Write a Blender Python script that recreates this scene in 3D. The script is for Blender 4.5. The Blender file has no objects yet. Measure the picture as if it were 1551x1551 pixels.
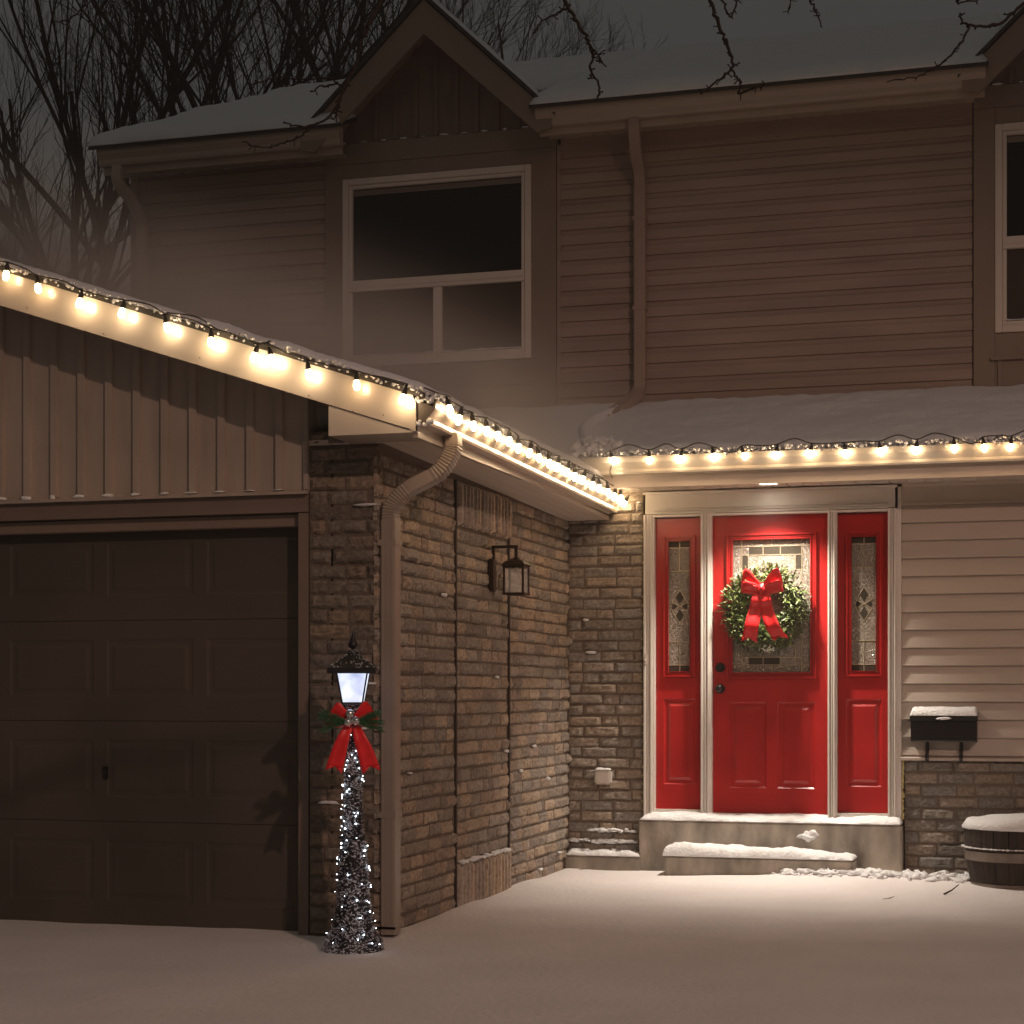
import bpy, bmesh, math, random
from mathutils import Vector, Matrix, noise, Quaternion
R = math.radians
SC = bpy.context.scene
COL = SC.collection

# ------------------------------------------------------------------ camera
CAM_H = 1.26
YAW = math.atan((1600 - 775.5) / 2781.0)
cam_data = bpy.data.cameras.new("camera")
cam_data.sensor_width = 36
cam_data.lens = 2781.0 / 1551.0 * 36
cam_data.shift_y = (1050 - 775.5) / 1551.0
cam_data.clip_end = 2000
cam = bpy.data.objects.new("camera", cam_data)
cam.location = (0, 0, CAM_H)
cam.rotation_euler = (R(90), 0, YAW)
COL.objects.link(cam)
SC.camera = cam

# ------------------------------------------------------------------ night sky
world = bpy.data.worlds.new("World")
SC.world = world
world.use_nodes = True
wn = world.node_tree
wn.nodes.clear()
w_out = wn.nodes.new("ShaderNodeOutputWorld")
w_add = wn.nodes.new("ShaderNodeAddShader")
w_sky = wn.nodes.new("ShaderNodeTexSky")
w_sky.sky_type = 'NISHITA'
w_sky.sun_disc = False
w_sky.sun_elevation = R(35)
w_sky.sun_rotation = R(150)
w_b1 = wn.nodes.new("ShaderNodeBackground")
w_b1.inputs[1].default_value = 0.0012
w_tc = wn.nodes.new("ShaderNodeTexCoord")
w_sep = wn.nodes.new("ShaderNodeSeparateXYZ")
w_ramp = wn.nodes.new("ShaderNodeValToRGB")
cr_ = w_ramp.color_ramp
cr_.elements[0].position = 0.0; cr_.elements[0].color = (0.14, 0.105, 0.085, 1)
cr_.elements[1].position = 0.37; cr_.elements[1].color = (0.058, 0.056, 0.050, 1)
for pos_, c_ in ((0.20, (0.125, 0.098, 0.080, 1)), (0.255, (0.092, 0.078, 0.066, 1)), (0.305, (0.056, 0.056, 0.053, 1))):
    e = cr_.elements.new(pos_); e.color = c_
w_b2 = wn.nodes.new("ShaderNodeBackground")
w_b2.inputs[1].default_value = 1.0
L = wn.links.new
L(w_sky.outputs[0], w_b1.inputs[0])
L(w_tc.outputs["Generated"], w_sep.inputs[0])
L(w_sep.outputs["Z"], w_ramp.inputs[0])
L(w_ramp.outputs[0], w_b2.inputs[0])
L(w_b1.outputs[0], w_add.inputs[0])
L(w_b2.outputs[0], w_add.inputs[1])
L(w_add.outputs[0], w_out.inputs[0])

# the one sun: night, so only the faint glow of the overcast
sun_d = bpy.data.lights.new("sun", 'SUN')
sun_d.energy = 0.03
sun_d.angle = R(20)
sun_d.color = (1.0, 0.9, 0.82)
sun = bpy.data.objects.new("sun", sun_d)
sun.rotation_euler = (R(55), 0, R(30))
COL.objects.link(sun)

SC.view_settings.view_transform = 'Standard'
SC.view_settings.look = 'None'
SC.view_settings.exposure = 0
SC.view_settings.gamma = 1
SC.render.engine = 'CYCLES'
SC.cycles.use_denoising = True
SC.cycles.sample_clamp_indirect = 4
SC.cycles.max_bounces = 6
SC.cycles.volume_step_rate = 2.0
STREET_POWER = 2850
PORCH_POWER = 370
BULB_L = 42.0
MIST = 0.55

# ------------------------------------------------------------------ materials
MATS = {}
def mat(name, base, rough=0.6, metal=0.0, spec=0.5, bump=0.0, bscale=40.0, bdist=0.01, var=0.0, vscale=6.0,
        emit=None, estr=0.0, vcol=False, detail=4, sheen=0.0, stretch=None):
    if name in MATS:
        return MATS[name]
    m = bpy.data.materials.new(name)
    m.use_nodes = True
    nt = m.node_tree
    b = nt.nodes["Principled BSDF"]
    b.inputs["Base Color"].default_value = (*base, 1)
    b.inputs["Roughness"].default_value = rough
    b.inputs["Metallic"].default_value = metal
    b.inputs["Specular IOR Level"].default_value = spec
    tc = nt.nodes.new("ShaderNodeTexCoord")
    src = tc.outputs["Object"]
    if stretch:
        mp = nt.nodes.new("ShaderNodeMapping")
        mp.inputs["Scale"].default_value = stretch
        nt.links.new(src, mp.inputs[0])
        src = mp.outputs[0]
    colsock = None
    if vcol:
        at = nt.nodes.new("ShaderNodeAttribute")
        at.attribute_name = "Col"
        colsock = at.outputs["Color"]
    if var > 0:
        nz = nt.nodes.new("ShaderNodeTexNoise")
        nz.inputs["Scale"].default_value = vscale
        nz.inputs["Detail"].default_value = 6
        nt.links.new(src, nz.inputs["Vector"])
        mr = nt.nodes.new("ShaderNodeMapRange")
        mr.inputs[1].default_value = 0.3
        mr.inputs[2].default_value = 0.7
        mr.inputs[3].default_value = 1 - var
        mr.inputs[4].default_value = 1 + var
        nt.links.new(nz.outputs["Fac"], mr.inputs[0])
        mx = nt.nodes.new("ShaderNodeMix")
        mx.data_type = 'RGBA'
        mx.blend_type = 'MULTIPLY'
        mx.inputs["Factor"].default_value = 1
        if colsock:
            nt.links.new(colsock, mx.inputs["A"])
        else:
            mx.inputs["A"].default_value = (*base, 1)
        nt.links.new(mr.outputs[0], mx.inputs["B"])
        colsock = mx.outputs["Result"]
    if colsock:
        nt.links.new(colsock, b.inputs["Base Color"])
    if bump > 0:
        n2 = nt.nodes.new("ShaderNodeTexNoise")
        n2.inputs["Scale"].default_value = bscale
        n2.inputs["Detail"].default_value = detail
        nt.links.new(src, n2.inputs["Vector"])
        bp = nt.nodes.new("ShaderNodeBump")
        bp.inputs["Strength"].default_value = bump
        bp.inputs["Distance"].default_value = bdist
        nt.links.new(n2.outputs["Fac"], bp.inputs["Height"])
        nt.links.new(bp.outputs[0], b.inputs["Normal"])
    if emit:
        b.inputs["Emission Color"].default_value = (*emit, 1)
        b.inputs["Emission Strength"].default_value = estr
    MATS[name] = m
    return m

snow_m = mat("snow", (0.80, 0.80, 0.81), 0.75, spec=0.3, bump=0.55, bscale=55, bdist=0.02, detail=8)
snow_ground_m = mat("snow_ground", (0.76, 0.72, 0.71), 0.8, spec=0.25, bump=0.45, bscale=28, bdist=0.02, detail=10, var=0.05, vscale=1.5)
brick_m = mat("brick", (0.25, 0.18, 0.13), 0.9, spec=0.25, vcol=True, var=0.28, vscale=45, bump=0.6, bscale=70, bdist=0.012, detail=8)
mortar_m = mat("mortar", (0.165, 0.132, 0.106), 0.95, spec=0.1, bump=0.5, bscale=60, bdist=0.01)
gable_m = mat("gable_siding_paint", (0.38, 0.312, 0.262), 0.55, var=0.12, vscale=2.5, bump=0.12, bscale=30, stretch=(4, 4, .6))
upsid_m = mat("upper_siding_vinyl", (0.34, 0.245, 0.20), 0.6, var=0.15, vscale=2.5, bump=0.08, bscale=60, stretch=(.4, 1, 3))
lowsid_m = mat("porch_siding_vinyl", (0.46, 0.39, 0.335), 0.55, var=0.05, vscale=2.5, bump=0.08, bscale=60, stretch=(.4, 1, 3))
trimdk_m = mat("bay_trim_paint", (0.26, 0.19, 0.145), 0.6, var=0.07, vscale=3, bump=0.08, bscale=25)
panel_m = mat("bay_panel_paint", (0.22, 0.155, 0.125), 0.65, var=0.1, vscale=4, bump=0.1, bscale=25)
eave_m = mat("eave_aluminium", (0.45, 0.35, 0.27), 0.5, var=0.06, vscale=3)
frame_m = mat("window_vinyl", (0.72, 0.62, 0.54), 0.45, var=0.05, vscale=5)
fascia_m = mat("fascia_aluminium", (0.66, 0.58, 0.49), 0.27, spec=0.5, var=0.03, vscale=2.5, bump=0.03, bscale=9)
soffit_m = mat("soffit_aluminium", (0.60, 0.51, 0.44), 0.5, var=0.04, vscale=3)
gutter_m = mat("gutter_aluminium", (0.66, 0.59, 0.50), 0.25, spec=0.5, var=0.03, vscale=4)
spout_m = mat("downspout_aluminium", (0.32, 0.26, 0.215), 0.4, var=0.06, vscale=5)
dkcap_m = mat("dark_gutter_end", (0.10, 0.075, 0.06), 0.5)  # dark brown for the gutter end cap and nail heads
shingle_m = mat("shingles", (0.05, 0.045, 0.04), 0.9, bump=0.5, bscale=30, var=0.2, vscale=20)
gdoor_m = mat("garage_door_paint", (0.078, 0.062, 0.049), 0.6, var=0.20, vscale=1.3, bump=0.08, bscale=80)
gtrim_m = mat("garage_trim_paint", (0.19, 0.14, 0.115), 0.55, var=0.06, vscale=3)
gtrimlt_m = mat("garage_stop_paint", (0.24, 0.18, 0.14), 0.5, var=0.06, vscale=3)
doorred_m = mat("red_door_paint", (0.37, 0.016, 0.016), 0.30, spec=0.5, var=0.14, vscale=3, bump=0.03, bscale=60)
trimwh_m = mat("white_trim_paint", (0.70, 0.65, 0.60), 0.4, var=0.04, vscale=5)
conc_m = mat("concrete", (0.33, 0.29, 0.245), 0.9, spec=0.2, var=0.42, vscale=5, stretch=(1.6, 1, .7), bump=0.35, bscale=45, bdist=0.008, detail=8)
blackmet_m = mat("black_metal", (0.012, 0.011, 0.011), 0.35, spec=0.5, bump=0.06, bscale=120)
bronze_m = mat("bronze_metal", (0.028, 0.016, 0.010), 0.45, metal=0.3)
wire_m = mat("black_wire", (0.02, 0.017, 0.014), 0.6)
bark_m = mat("bark", (0.032, 0.025, 0.020), 0.95, spec=0.1, var=0.3, vscale=8)
bark2_m = mat("near_bark", (0.020, 0.016, 0.014), 0.9, spec=0.15, var=0.3, vscale=30, bump=0.5, bscale=90)
glassdk_m = mat("dark_window_glass", (0.006, 0.005, 0.005), 0.06, spec=0.35)
reflect_tint_m = mat("reflection_tinted_glass", (0.055, 0.035, 0.025), 0.25, spec=0.4, var=.25, vscale=1.6)  # lower panes: brownish reflection and haze put into the base colour
bulb_m = mat("warm_bulb", (1, 0.9, 0.7), 0.3, emit=(1.0, 0.73, 0.43), estr=BULB_L)
cool_m = mat("led_cool", (1, 1, 1), 0.3, emit=(0.80, 0.89, 1.0), estr=30.0)
came_m = mat("brass_came", (0.62, 0.52, 0.36), 0.35, metal=0.7)
beveldk_m = mat("bevel_glass", (0.05, 0.042, 0.032), 0.08, spec=0.6)
satin_m = mat("bright_red_satin", (0.90, 0.022, 0.028), 0.38, spec=0.5, bump=0.15, bscale=50, bdist=0.006, var=0.12, vscale=25)
ribbon_m = mat("red_ribbon", (0.62, 0.010, 0.014), 0.42, spec=0.4, bump=0.15, bscale=50, bdist=0.006, var=0.15, vscale=25)
silver_m = mat("silver_ball", (0.75, 0.75, 0.76), 0.18, metal=1.0)
ply_m = mat("plastic_white", (0.55, 0.50, 0.44), 0.5)
wood_m = mat("barrel_wood", (0.035, 0.024, 0.018), 0.8, var=0.35, vscale=5, bump=0.5, bscale=18, stretch=(6, 6, .7))
hoop_m = mat("barrel_hoop", (0.20, 0.165, 0.14), 0.5, metal=0.4, var=0.2, vscale=12)
foam_m = mat("caulk_foam", (0.55, 0.47, 0.22), 0.9, bump=0.6, bscale=60)
leaf_m = mat("wreath_leaves", (0.09, 0.12, 0.03), 0.5, vcol=True)
pine_m = mat("pine_needles", (0.02, 0.06, 0.025), 0.6, vcol=True)
tinsel_m = mat("tinsel_black", (0.010, 0.010, 0.014), 0.4)
tinselw_m = mat("tinsel_white", (0.80, 0.86, 0.96), 0.35, spec=0.7)
dirt_m = mat("dead_twig", (0.03, 0.02, 0.014), 0.9)

def pebble_glass():
    m = bpy.data.materials.new("pebbled_glass")
    m.use_nodes = True
    nt = m.node_tree
    b = nt.nodes["Principled BSDF"]
    tc = nt.nodes.new("ShaderNodeTexCoord")
    vo = nt.nodes.new("ShaderNodeTexNoise")
    vo.inputs["Scale"].default_value = 70
    vo.inputs["Detail"].default_value = 3
    vo.inputs["Distortion"].default_value = 1.5
    nt.links.new(tc.outputs["Object"], vo.inputs["Vector"])
    bp = nt.nodes.new("ShaderNodeBump")
    bp.inputs["Strength"].default_value = 0.75
    bp.inputs["Distance"].default_value = 0.012
    nt.links.new(vo.outputs["Fac"], bp.inputs["Height"])
    nt.links.new(bp.outputs[0], b.inputs["Normal"])
    rp = nt.nodes.new("ShaderNodeValToRGB")
    rp.color_ramp.elements[0].position = 0.35
    rp.color_ramp.elements[0].color = (0.11, 0.092, 0.07, 1)
    rp.color_ramp.elements[1].position = 0.68
    rp.color_ramp.elements[1].color = (0.34, 0.30, 0.25, 1)
    nt.links.new(vo.outputs["Fac"], rp.inputs[0])
    nt.links.new(rp.outputs[0], b.inputs["Base Color"])
    b.inputs["Roughness"].default_value = 0.12
    b.inputs["Specular IOR Level"].default_value = 0.7
    return m
glass_m = pebble_glass()

def frosted_lamp():
    m = bpy.data.materials.new("frosted_lamp_glass")
    m.use_nodes = True
    nt = m.node_tree
    b = nt.nodes["Principled BSDF"]
    tc = nt.nodes.new("ShaderNodeTexCoord")
    nz = nt.nodes.new("ShaderNodeTexNoise")
    nz.inputs["Scale"].default_value = 14
    nz.inputs["Detail"].default_value = 5
    nt.links.new(tc.outputs["Object"], nz.inputs["Vector"])
    rp = nt.nodes.new("ShaderNodeValToRGB")
    rp.color_ramp.elements[0].position = 0.3
    rp.color_ramp.elements[0].color = (0.36, 0.42, 0.62, 1)
    rp.color_ramp.elements[1].position = 0.7
    rp.color_ramp.elements[1].color = (0.78, 0.84, 0.93, 1)
    nt.links.new(nz.outputs["Fac"], rp.inputs[0])
    nt.links.new(rp.outputs[0], b.inputs["Emission Color"])
    b.inputs["Emission Strength"].default_value = 1.4
    b.inputs["Base Color"].default_value = (0.35, 0.36, 0.4, 1)
    b.inputs["Roughness"].default_value = 0.6
    return m
lampglass_m = frosted_lamp()

def clear_glass():
    m = bpy.data.materials.new("clear_glass")
    m.use_nodes = True
    b = m.node_tree.nodes["Principled BSDF"]
    b.inputs["Base Color"].default_value = (0.9, 0.9, 0.9, 1)
    b.inputs["Roughness"].default_value = 0.03
    b.inputs["Alpha"].default_value = 0.16
    return m
clear_m = clear_glass()

# ------------------------------------------------------------------ mesh helper
class MB:
    def __init__(s):
        s.v = []; s.f = []; s.m = []; s.c = []; s.col = (1, 1, 1)
    def add(s, vs, fs, mi=0, col=None):
        o = len(s.v)
        s.v += [tuple(p) for p in vs]
        c = col or s.col
        s.c += [c] * len(vs)
        for f in fs:
            s.f.append(tuple(i + o for i in f)); s.m.append(mi)
    def box(s, x0, x1, y0, y1, z0, z1, mi=0, bev=0.0, col=None):
        if x0 > x1: x0, x1 = x1, x0
        if y0 > y1: y0, y1 = y1, y0
        if z0 > z1: z0, z1 = z1, z0
        if bev <= 0:
            vs = [(x, y, z) for z in (z0, z1) for y in (y0, y1) for x in (x0, x1)]
            s.add(vs, [(0, 2, 3, 1), (4, 5, 7, 6), (0, 1, 5, 4), (2, 6, 7, 3), (0, 4, 6, 2), (1, 3, 7, 5)], mi, col)
        else:
            bm = bmesh.new()
            bmesh.ops.create_cube(bm, size=1)
            for v in bm.verts:
                v.co = Vector(((x0 + x1) / 2 + v.co.x * (x1 - x0), (y0 + y1) / 2 + v.co.y * (y1 - y0), (z0 + z1) / 2 + v.co.z * (z1 - z0)))
            bmesh.ops.bevel(bm, geom=bm.edges[:], offset=bev, segments=2, affect='EDGES')
            s.bm(bm, mi, col)
    def bm(s, bm, mi=0, col=None):
        bm.verts.index_update()
        s.add([v.co[:] for v in bm.verts], [tuple(v.index for v in f.verts) for f in bm.faces], mi, col)
        bm.free()
    def prism(s, prof, p0, p1, out, up=(0, 0, 1), mi=0, caps=True, closed=True):
        """sweep profile [(o,u)] from p0 to p1; o along out, u along up"""
        p0 = Vector(p0); p1 = Vector(p1); out = Vector(out); up = Vector(up)
        n = len(prof)
        vs = [p0 + out * a + up * b for a, b in prof] + [p1 + out * a + up * b for a, b in prof]
        fs = [(i, (i + 1) % n, n + (i + 1) % n, n + i) for i in range(n if closed else n - 1)]
        if caps and closed:
            fs += [tuple(range(n - 1, -1, -1)), tuple(range(n, 2 * n))]
        s.add(vs, fs, mi)
    def poly(s, pts, thick, mi=0):
        """flat polygon extruded by vector thick"""
        n = len(pts); t = Vector(thick)
        vs = [Vector(p) for p in pts] + [Vector(p) + t for p in pts]
        s.add(vs, [tuple(range(n)), tuple(range(2 * n - 1, n - 1, -1))] + [((i + 1) % n, i, n + i, n + (i + 1) % n) for i in range(n)], mi)
    def tube(s, pts, rad, n=6, mi=0, col=None, caps=True):
        pts = [Vector(p) for p in pts]
        k = len(pts)
        if not isinstance(rad, (list, tuple)): rad = [rad] * k
        t = (pts[1] - pts[0]).normalized()
        a = t.orthogonal().normalized()
        vs = []
        for i, p in enumerate(pts):
            tt = (pts[min(i + 1, k - 1)] - pts[max(i - 1, 0)])
            if tt.length > 1e-9:
                tt.normalize(); a = (a - tt * a.dot(tt))
                a = a.normalized() if a.length > 1e-6 else tt.orthogonal().normalized()
                t = tt
            b = t.cross(a)
            for j in range(n):
                an = 2 * math.pi * j / n
                vs.append(p + (a * math.cos(an) + b * math.sin(an)) * rad[i])
        fs = []
        for i in range(k - 1):
            for j in range(n):
                j2 = (j + 1) % n
                fs.append((i * n + j, i * n + j2, (i + 1) * n + j2, (i + 1) * n + j))
        if caps:
            fs += [tuple(range(n - 1, -1, -1)), tuple((k - 1) * n + j for j in range(n))]
        s.add(vs, fs, mi, col)
    def rect_tube(s, pts, w, d, side, mi=0, crimps=None):
        """rectangular pipe; side = constant width direction; crimps = scale per point"""
        pts = [Vector(p) for p in pts]; side = Vector(side).normalized(); k = len(pts); vs = []
        for i, p in enumerate(pts):
            t = (pts[min(i + 1, k - 1)] - pts[max(i - 1, 0)]).normalized()
            sd = (side - t * side.dot(t)).normalized()
            nn = t.cross(sd).normalized()
            c = crimps[i] if crimps else 1.0
            b = 0.18
            for (a, q) in ((-1, -1 + b), (-1 + b, -1), (1 - b, -1), (1, -1 + b), (1, 1 - b), (1 - b, 1), (-1 + b, 1), (-1, 1 - b)):
                vs.append(p + sd * (a * w / 2 * c) + nn * (q * d / 2 * c))
        n = 8; fs = []
        for i in range(k - 1):
            for j in range(n):
                j2 = (j + 1) % n
                fs.append((i * n + j, i * n + j2, (i + 1) * n + j2, (i + 1) * n + j))
        fs += [tuple(range(n - 1, -1, -1)), tuple((k - 1) * n + j for j in range(n))]
        s.add(vs, fs, mi)
    def lathe(s, prof, c, n=24, mi=0, squash=None, col=None):
        """prof [(r,z)] about vertical axis at c"""
        vs = []; k = len(prof)
        for i, (r, z) in enumerate(prof):
            for j in range(n):
                a = 2 * math.pi * j / n
                vs.append((c[0] + r * math.cos(a), c[1] + r * math.sin(a), c[2] + z))
        fs = []
        for i in range(k - 1):
            for j in range(n):
                j2 = (j + 1) % n
                fs.append((i * n + j, i * n + j2, (i + 1) * n + j2, (i + 1) * n + j))
        fs += [tuple(range(n - 1, -1, -1)), tuple((k - 1) * n + j for j in range(n))]
        s.add(vs, fs, mi, col)
    def ball(s, c, r, mi=0, sub=2, nz=0.0, sc=(1, 1, 1), col=None, seed=0):
        bm = bmesh.new()
        bmesh.ops.create_icosphere(bm, subdivisions=sub, radius=1)
        c = Vector(c)
        for v in bm.verts:
            k = 1.0
            if nz: k += nz * noise.noise(v.co * 1.6 + Vector((seed * 7.3, seed * 3.1, 0)))
            v.co = c + Vector((v.co.x * sc[0], v.co.y * sc[1], v.co.z * sc[2])) * r * k
        s.bm(bm, mi, col)
    def ribbon(s, pts, widths, wdir, mi=0, thick=0.002):
        pts = [Vector(p) for p in pts]; k = len(pts); vs = []
        for i, p in enumerate(pts):
            w = widths[i] if isinstance(widths, (list, tuple)) else widths
            wd = wdir[i] if isinstance(wdir, list) else wdir
            wd = Vector(wd).normalized()
            t = (pts[min(i + 1, k - 1)] - pts[max(i - 1, 0)]).normalized()
            nn = t.cross(wd).normalized() * thick / 2
            for q in range(5):
                a = -1 + q * 0.5
                bow = nn.normalized() * (0.10 * w * (a * a - .4))
                vs.append(p + wd * (a * w / 2) + nn + bow)
            for q in range(5):
                a = 1 - q * 0.5
                bow = nn.normalized() * (0.10 * w * (a * a - .4))
                vs.append(p + wd * (a * w / 2) - nn + bow)
        fs = []
        n = 10
        for i in range(k - 1):
            for j in range(n):
                j2 = (j + 1) % n
                fs.append((i * n + j, i * n + j2, (i + 1) * n + j2, (i + 1) * n + j))
        fs += [tuple(range(n - 1, -1, -1)), tuple((k - 1) * n + j for j in range(n))]
        s.add(vs, fs, mi)
    def build(s, name, mats, parent=None, smooth=False, vcol=False, auto=None):
        me = bpy.data.meshes.new(name)
        me.from_pydata(s.v, [], s.f)
        if not isinstance(mats, (list, tuple)): mats = [mats]
        for m in mats: me.materials.append(m)
        if len(mats) > 1: me.polygons.foreach_set("material_index", s.m)
        if vcol:
            ca = me.color_attributes.new("Col", 'FLOAT_COLOR', 'POINT')
            flat = []
            for c in s.c: flat += [c[0], c[1], c[2], 1.0]
            ca.data.foreach_set("color", flat)
        bm = bmesh.new(); bm.from_mesh(me)
        bmesh.ops.recalc_face_normals(bm, faces=bm.faces)
        bm.to_mesh(me); bm.free()
        if smooth:
            me.polygons.foreach_set("use_smooth", [True] * len(me.polygons))
            if auto is not None:
                me.set_sharp_from_angle(angle=R(auto))
        me.update()
        o = bpy.data.objects.new(name, me)
        COL.objects.link(o)
        if parent: 
            o.parent = parent
            pl = parent_loc(parent)
            o.location = -pl
        return o

def parent_loc(o):
    v = Vector((0, 0, 0))
    while o is not None:
        v = v + Vector(o.location); o = o.parent
    return v

def tag(o, label, cat, group=None, kind=None):
    o["label"] = label; o["category"] = cat
    if group: o["group"] = group
    if kind: o["kind"] = kind
    return o
def thing(name, loc, label, cat, group=None):
    o = bpy.data.objects.new(name, None)
    o.empty_display_size = 0.1
    o.location = loc
    COL.objects.link(o)
    return tag(o, label, cat, group)

FWD = Vector((-math.sin(YAW), math.cos(YAW), 0)); RGT = Vector((math.cos(YAW), math.sin(YAW), 0))
def ray(px, py):
    return FWD + RGT * ((px - 775.5) / 2781.0) + Vector((0, 0, 1)) * ((1050 - py) / 2781.0)
CAMP = Vector((0, 0, CAM_H))
def atY(px, py, Y): q = ray(px, py); return CAMP + q * (Y / q.y)
def atX(px, py, X): q = ray(px, py); return CAMP + q * (X / q.x)
def atZ(px, py, Z): q = ray(px, py); return CAMP + q * ((Z - CAM_H) / q.z)
def atD(px, py, D): return CAMP + ray(px, py) * D

# key planes of the house
XW = -3.34      # brick side wall of the garage wing
YG = 8.86       # garage front
YR = 8.55       # rake fascia
YD = 12.69      # front door wall
YU = 14.10      # upper storey wall
YE = 13.70      # upper eave
rnd = random.Random(5)

# ------------------------------------------------------------------ ground
def ground_h(x, y):
    d = math.hypot((x + 1.6) / 1.6, (y - 12.3) / 0.9)
    z = 0.045 * math.exp(-d * d)
    if -6 < x < 6 and 3 < y < 13.2:
        z += 0.020 * noise.noise(Vector((x * 0.7, y * 1.1, 0))) + 0.006 * noise.noise(Vector((x * 3, y * 3, 4)))
    if x > -1.9:
        z += 0.028 * min(1, (x + 1.9) / .3) * math.exp(-((y - 12.33 - (x + 1.7) * .07) / 0.10) ** 2)
    dw = abs(x - XW)
    if x > XW and y > YG:
        z += 0.035 * math.exp(-(dw / 0.18) ** 2) * (0.4 + 0.6 * noise.noise(Vector((y * 1.7, 2, 0))))
    return z
xs = [-400, -150, -60, -25, -12] + [-8 + 0.07 * i for i in range(158)] + [4, 8, 15, 30, 80, 200, 400]
ys = [-300, -100, -40, -15, -4, 2, 4] + [5 + 0.07 * i for i in range(117)] + [14, 18, 26, 45, 90, 200, 500]
g = MB()
g.v = [(x, y, ground_h(x, y)) for y in ys for x in xs]; g.c = [(1, 1, 1)] * len(g.v)
nx = len(xs)
for j in range(len(ys) - 1):
    for i in range(nx - 1):
        g.f.append((j * nx + i, j * nx + i + 1, (j + 1) * nx + i + 1, (j + 1) * nx + i)); g.m.append(0)
ground = g.build("ground", snow_ground_m, smooth=True)
ground["kind"] = "structure"

# ------------------------------------------------------------------ house
house = thing("house", (-3.3, 12.7, 0), "brown two storey house with brick garage wing, red front door and snow on its roofs", "house")

BR_COLS = [(0.32, 0.25, 0.195), (0.28, 0.235, 0.195), (0.26, 0.225, 0.195), (0.35, 0.27, 0.20), (0.31, 0.265, 0.22), (0.24, 0.20, 0.17), (0.38, 0.30, 0.225)]
def brick(mb, o, u, n, du, dz, rr, prot=0.013, tint=1.0, roughness=1.0, cols=BR_COLS):
    """one rough faced brick: o lower corner on the mortar plane, u along the wall, n outward"""
    nu = max(4, int(du / 0.022)); nv = max(5, int(dz / .02))
    base = cols[rr.randrange(len(cols))]
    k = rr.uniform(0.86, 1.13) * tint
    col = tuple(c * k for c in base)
    out = prot + rr.uniform(-0.004, 0.007) * roughness
    tilt = rr.uniform(-0.006, 0.006) * roughness; tz = rr.uniform(-0.008, 0.008) * roughness
    sd = Vector((rr.uniform(0, 90), rr.uniform(0, 90), rr.uniform(0, 90)))
    chip = rr.random() < 0.30 * roughness
    cpos = (rr.uniform(0.2, 0.8), rr.uniform(0.2, 0.8)); camp = rr.uniform(-0.016, 0.016)
    vs = []
    for j in range(nv + 1):
        for i in range(nu + 1):
            a = i / nu; b = j / nv
            edge = min(a * du, (1 - a) * du, b * dz, (1 - b) * dz)
            h = out + tilt * (a - .5) + tz * (b - .5)
            h += 0.0060 * roughness * noise.noise(Vector((a * du * 26, b * dz * 30, 0)) + sd) + 0.0038 * roughness * noise.noise(Vector((a * du * 70, b * dz * 80, 9)) + sd)
            if chip:
                h += camp * math.exp(-(((a - cpos[0]) * du / 0.05) ** 2 + ((b - cpos[1]) * dz / 0.022) ** 2))
            if edge < 1e-6: h = max(0.001, h * 0.30)
            h = max(h, 0.001)
            jx = 0.0042 * roughness * noise.noise(Vector((a * 9, b * 9, 3)) + sd) if edge < 1e-6 else 0
            vs.append(o + u * (a * du + jx) + Vector((0, 0, b * dz + jx)) + n * h)
    W = nu + 1
    fs = [(j * W + i, j * W + i + 1, (j + 1) * W + i + 1, (j + 1) * W + i) for j in range(nv) for i in range(nu)]
    # sides back into the mortar
    ring = [i for i in range(W)] + [j * W + nu for j in range(1, nv + 1)] + [nv * W + i for i in range(nu - 1, -1, -1)] + [j * W for j in range(nv - 1, 0, -1)]
    base_n = len(vs)
    for r_ in ring:
        vs.append(vs[r_] - n * (0.02))
    m = len(ring)
    for q in range(m):
        fs.append((ring[(q + 1) % m], ring[q], base_n + q, base_n + (q + 1) % m))
    mb.add(vs, fs, 0, col)

SNOWLUMPS = {}
def brick_field(mb, o, u, n, width, z0, z1, rr, course=0.0765, blen=0.205, gap=0.013, lumps=None, tint=1.0, rough=1.0, row0=0, cols=BR_COLS):
    nrow = max(1, round((z1 - z0) / course)); ch = (z1 - z0) / nrow
    for r_ in range(nrow):
        x = -blen / 2 * ((r_ + row0) % 2) - rr.uniform(0, 0.03)
        zz = z0 + r_ * ch
        wv = rr.uniform(0, 50)
        while x < width - 0.005:
            l = blen * rr.choice((1, 1, 1, 1, .52, 1.1))
            a = max(0, x); b = min(width, x + l - gap)
            if b - a > 0.03:
                brick(mb, o + u * a + Vector((0, 0, zz + gap / 2 + rr.uniform(-.003, .003) + (.007 * noise.noise(Vector((a * 1.5, wv, 0))) if 0 < r_ < nrow - 1 else 0))), u, n, b - a, ch - gap, rr, tint=tint, roughness=rough, cols=cols)
                if lumps is not None and rr.random() < lumps[1]:
                    w = rr.uniform(0.03, min(0.14, b - a))
                    c = o + u * (a + rr.uniform(0, max(0.001, b - a - w)) + w / 2) + n * 0.016 + Vector((0, 0, zz + ch + rr.uniform(-.006, .002)))
                    sc = (w / 2, 0.016, rr.uniform(0.005, 0.011))
                    if abs(u.y) > abs(u.x): sc = (sc[1], sc[0], sc[2])
                    lumps[0].ball(c, 1.0, sub=2, nz=0.6, sc=sc, seed=rr.randrange(90))
            x += l
def soldier(mb, o, u, n, width, z0, z1, rr, w=0.072, gap=0.024):
    k = round(width / w); ww = width / k
    for i in range(k):
        brick(mb, o + u * (i * ww + gap / 2) + Vector((0, 0, z0)), u, n, ww - gap, z1 - z0, rr, prot=0.036, roughness=0.22, tint=1.3)

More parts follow.
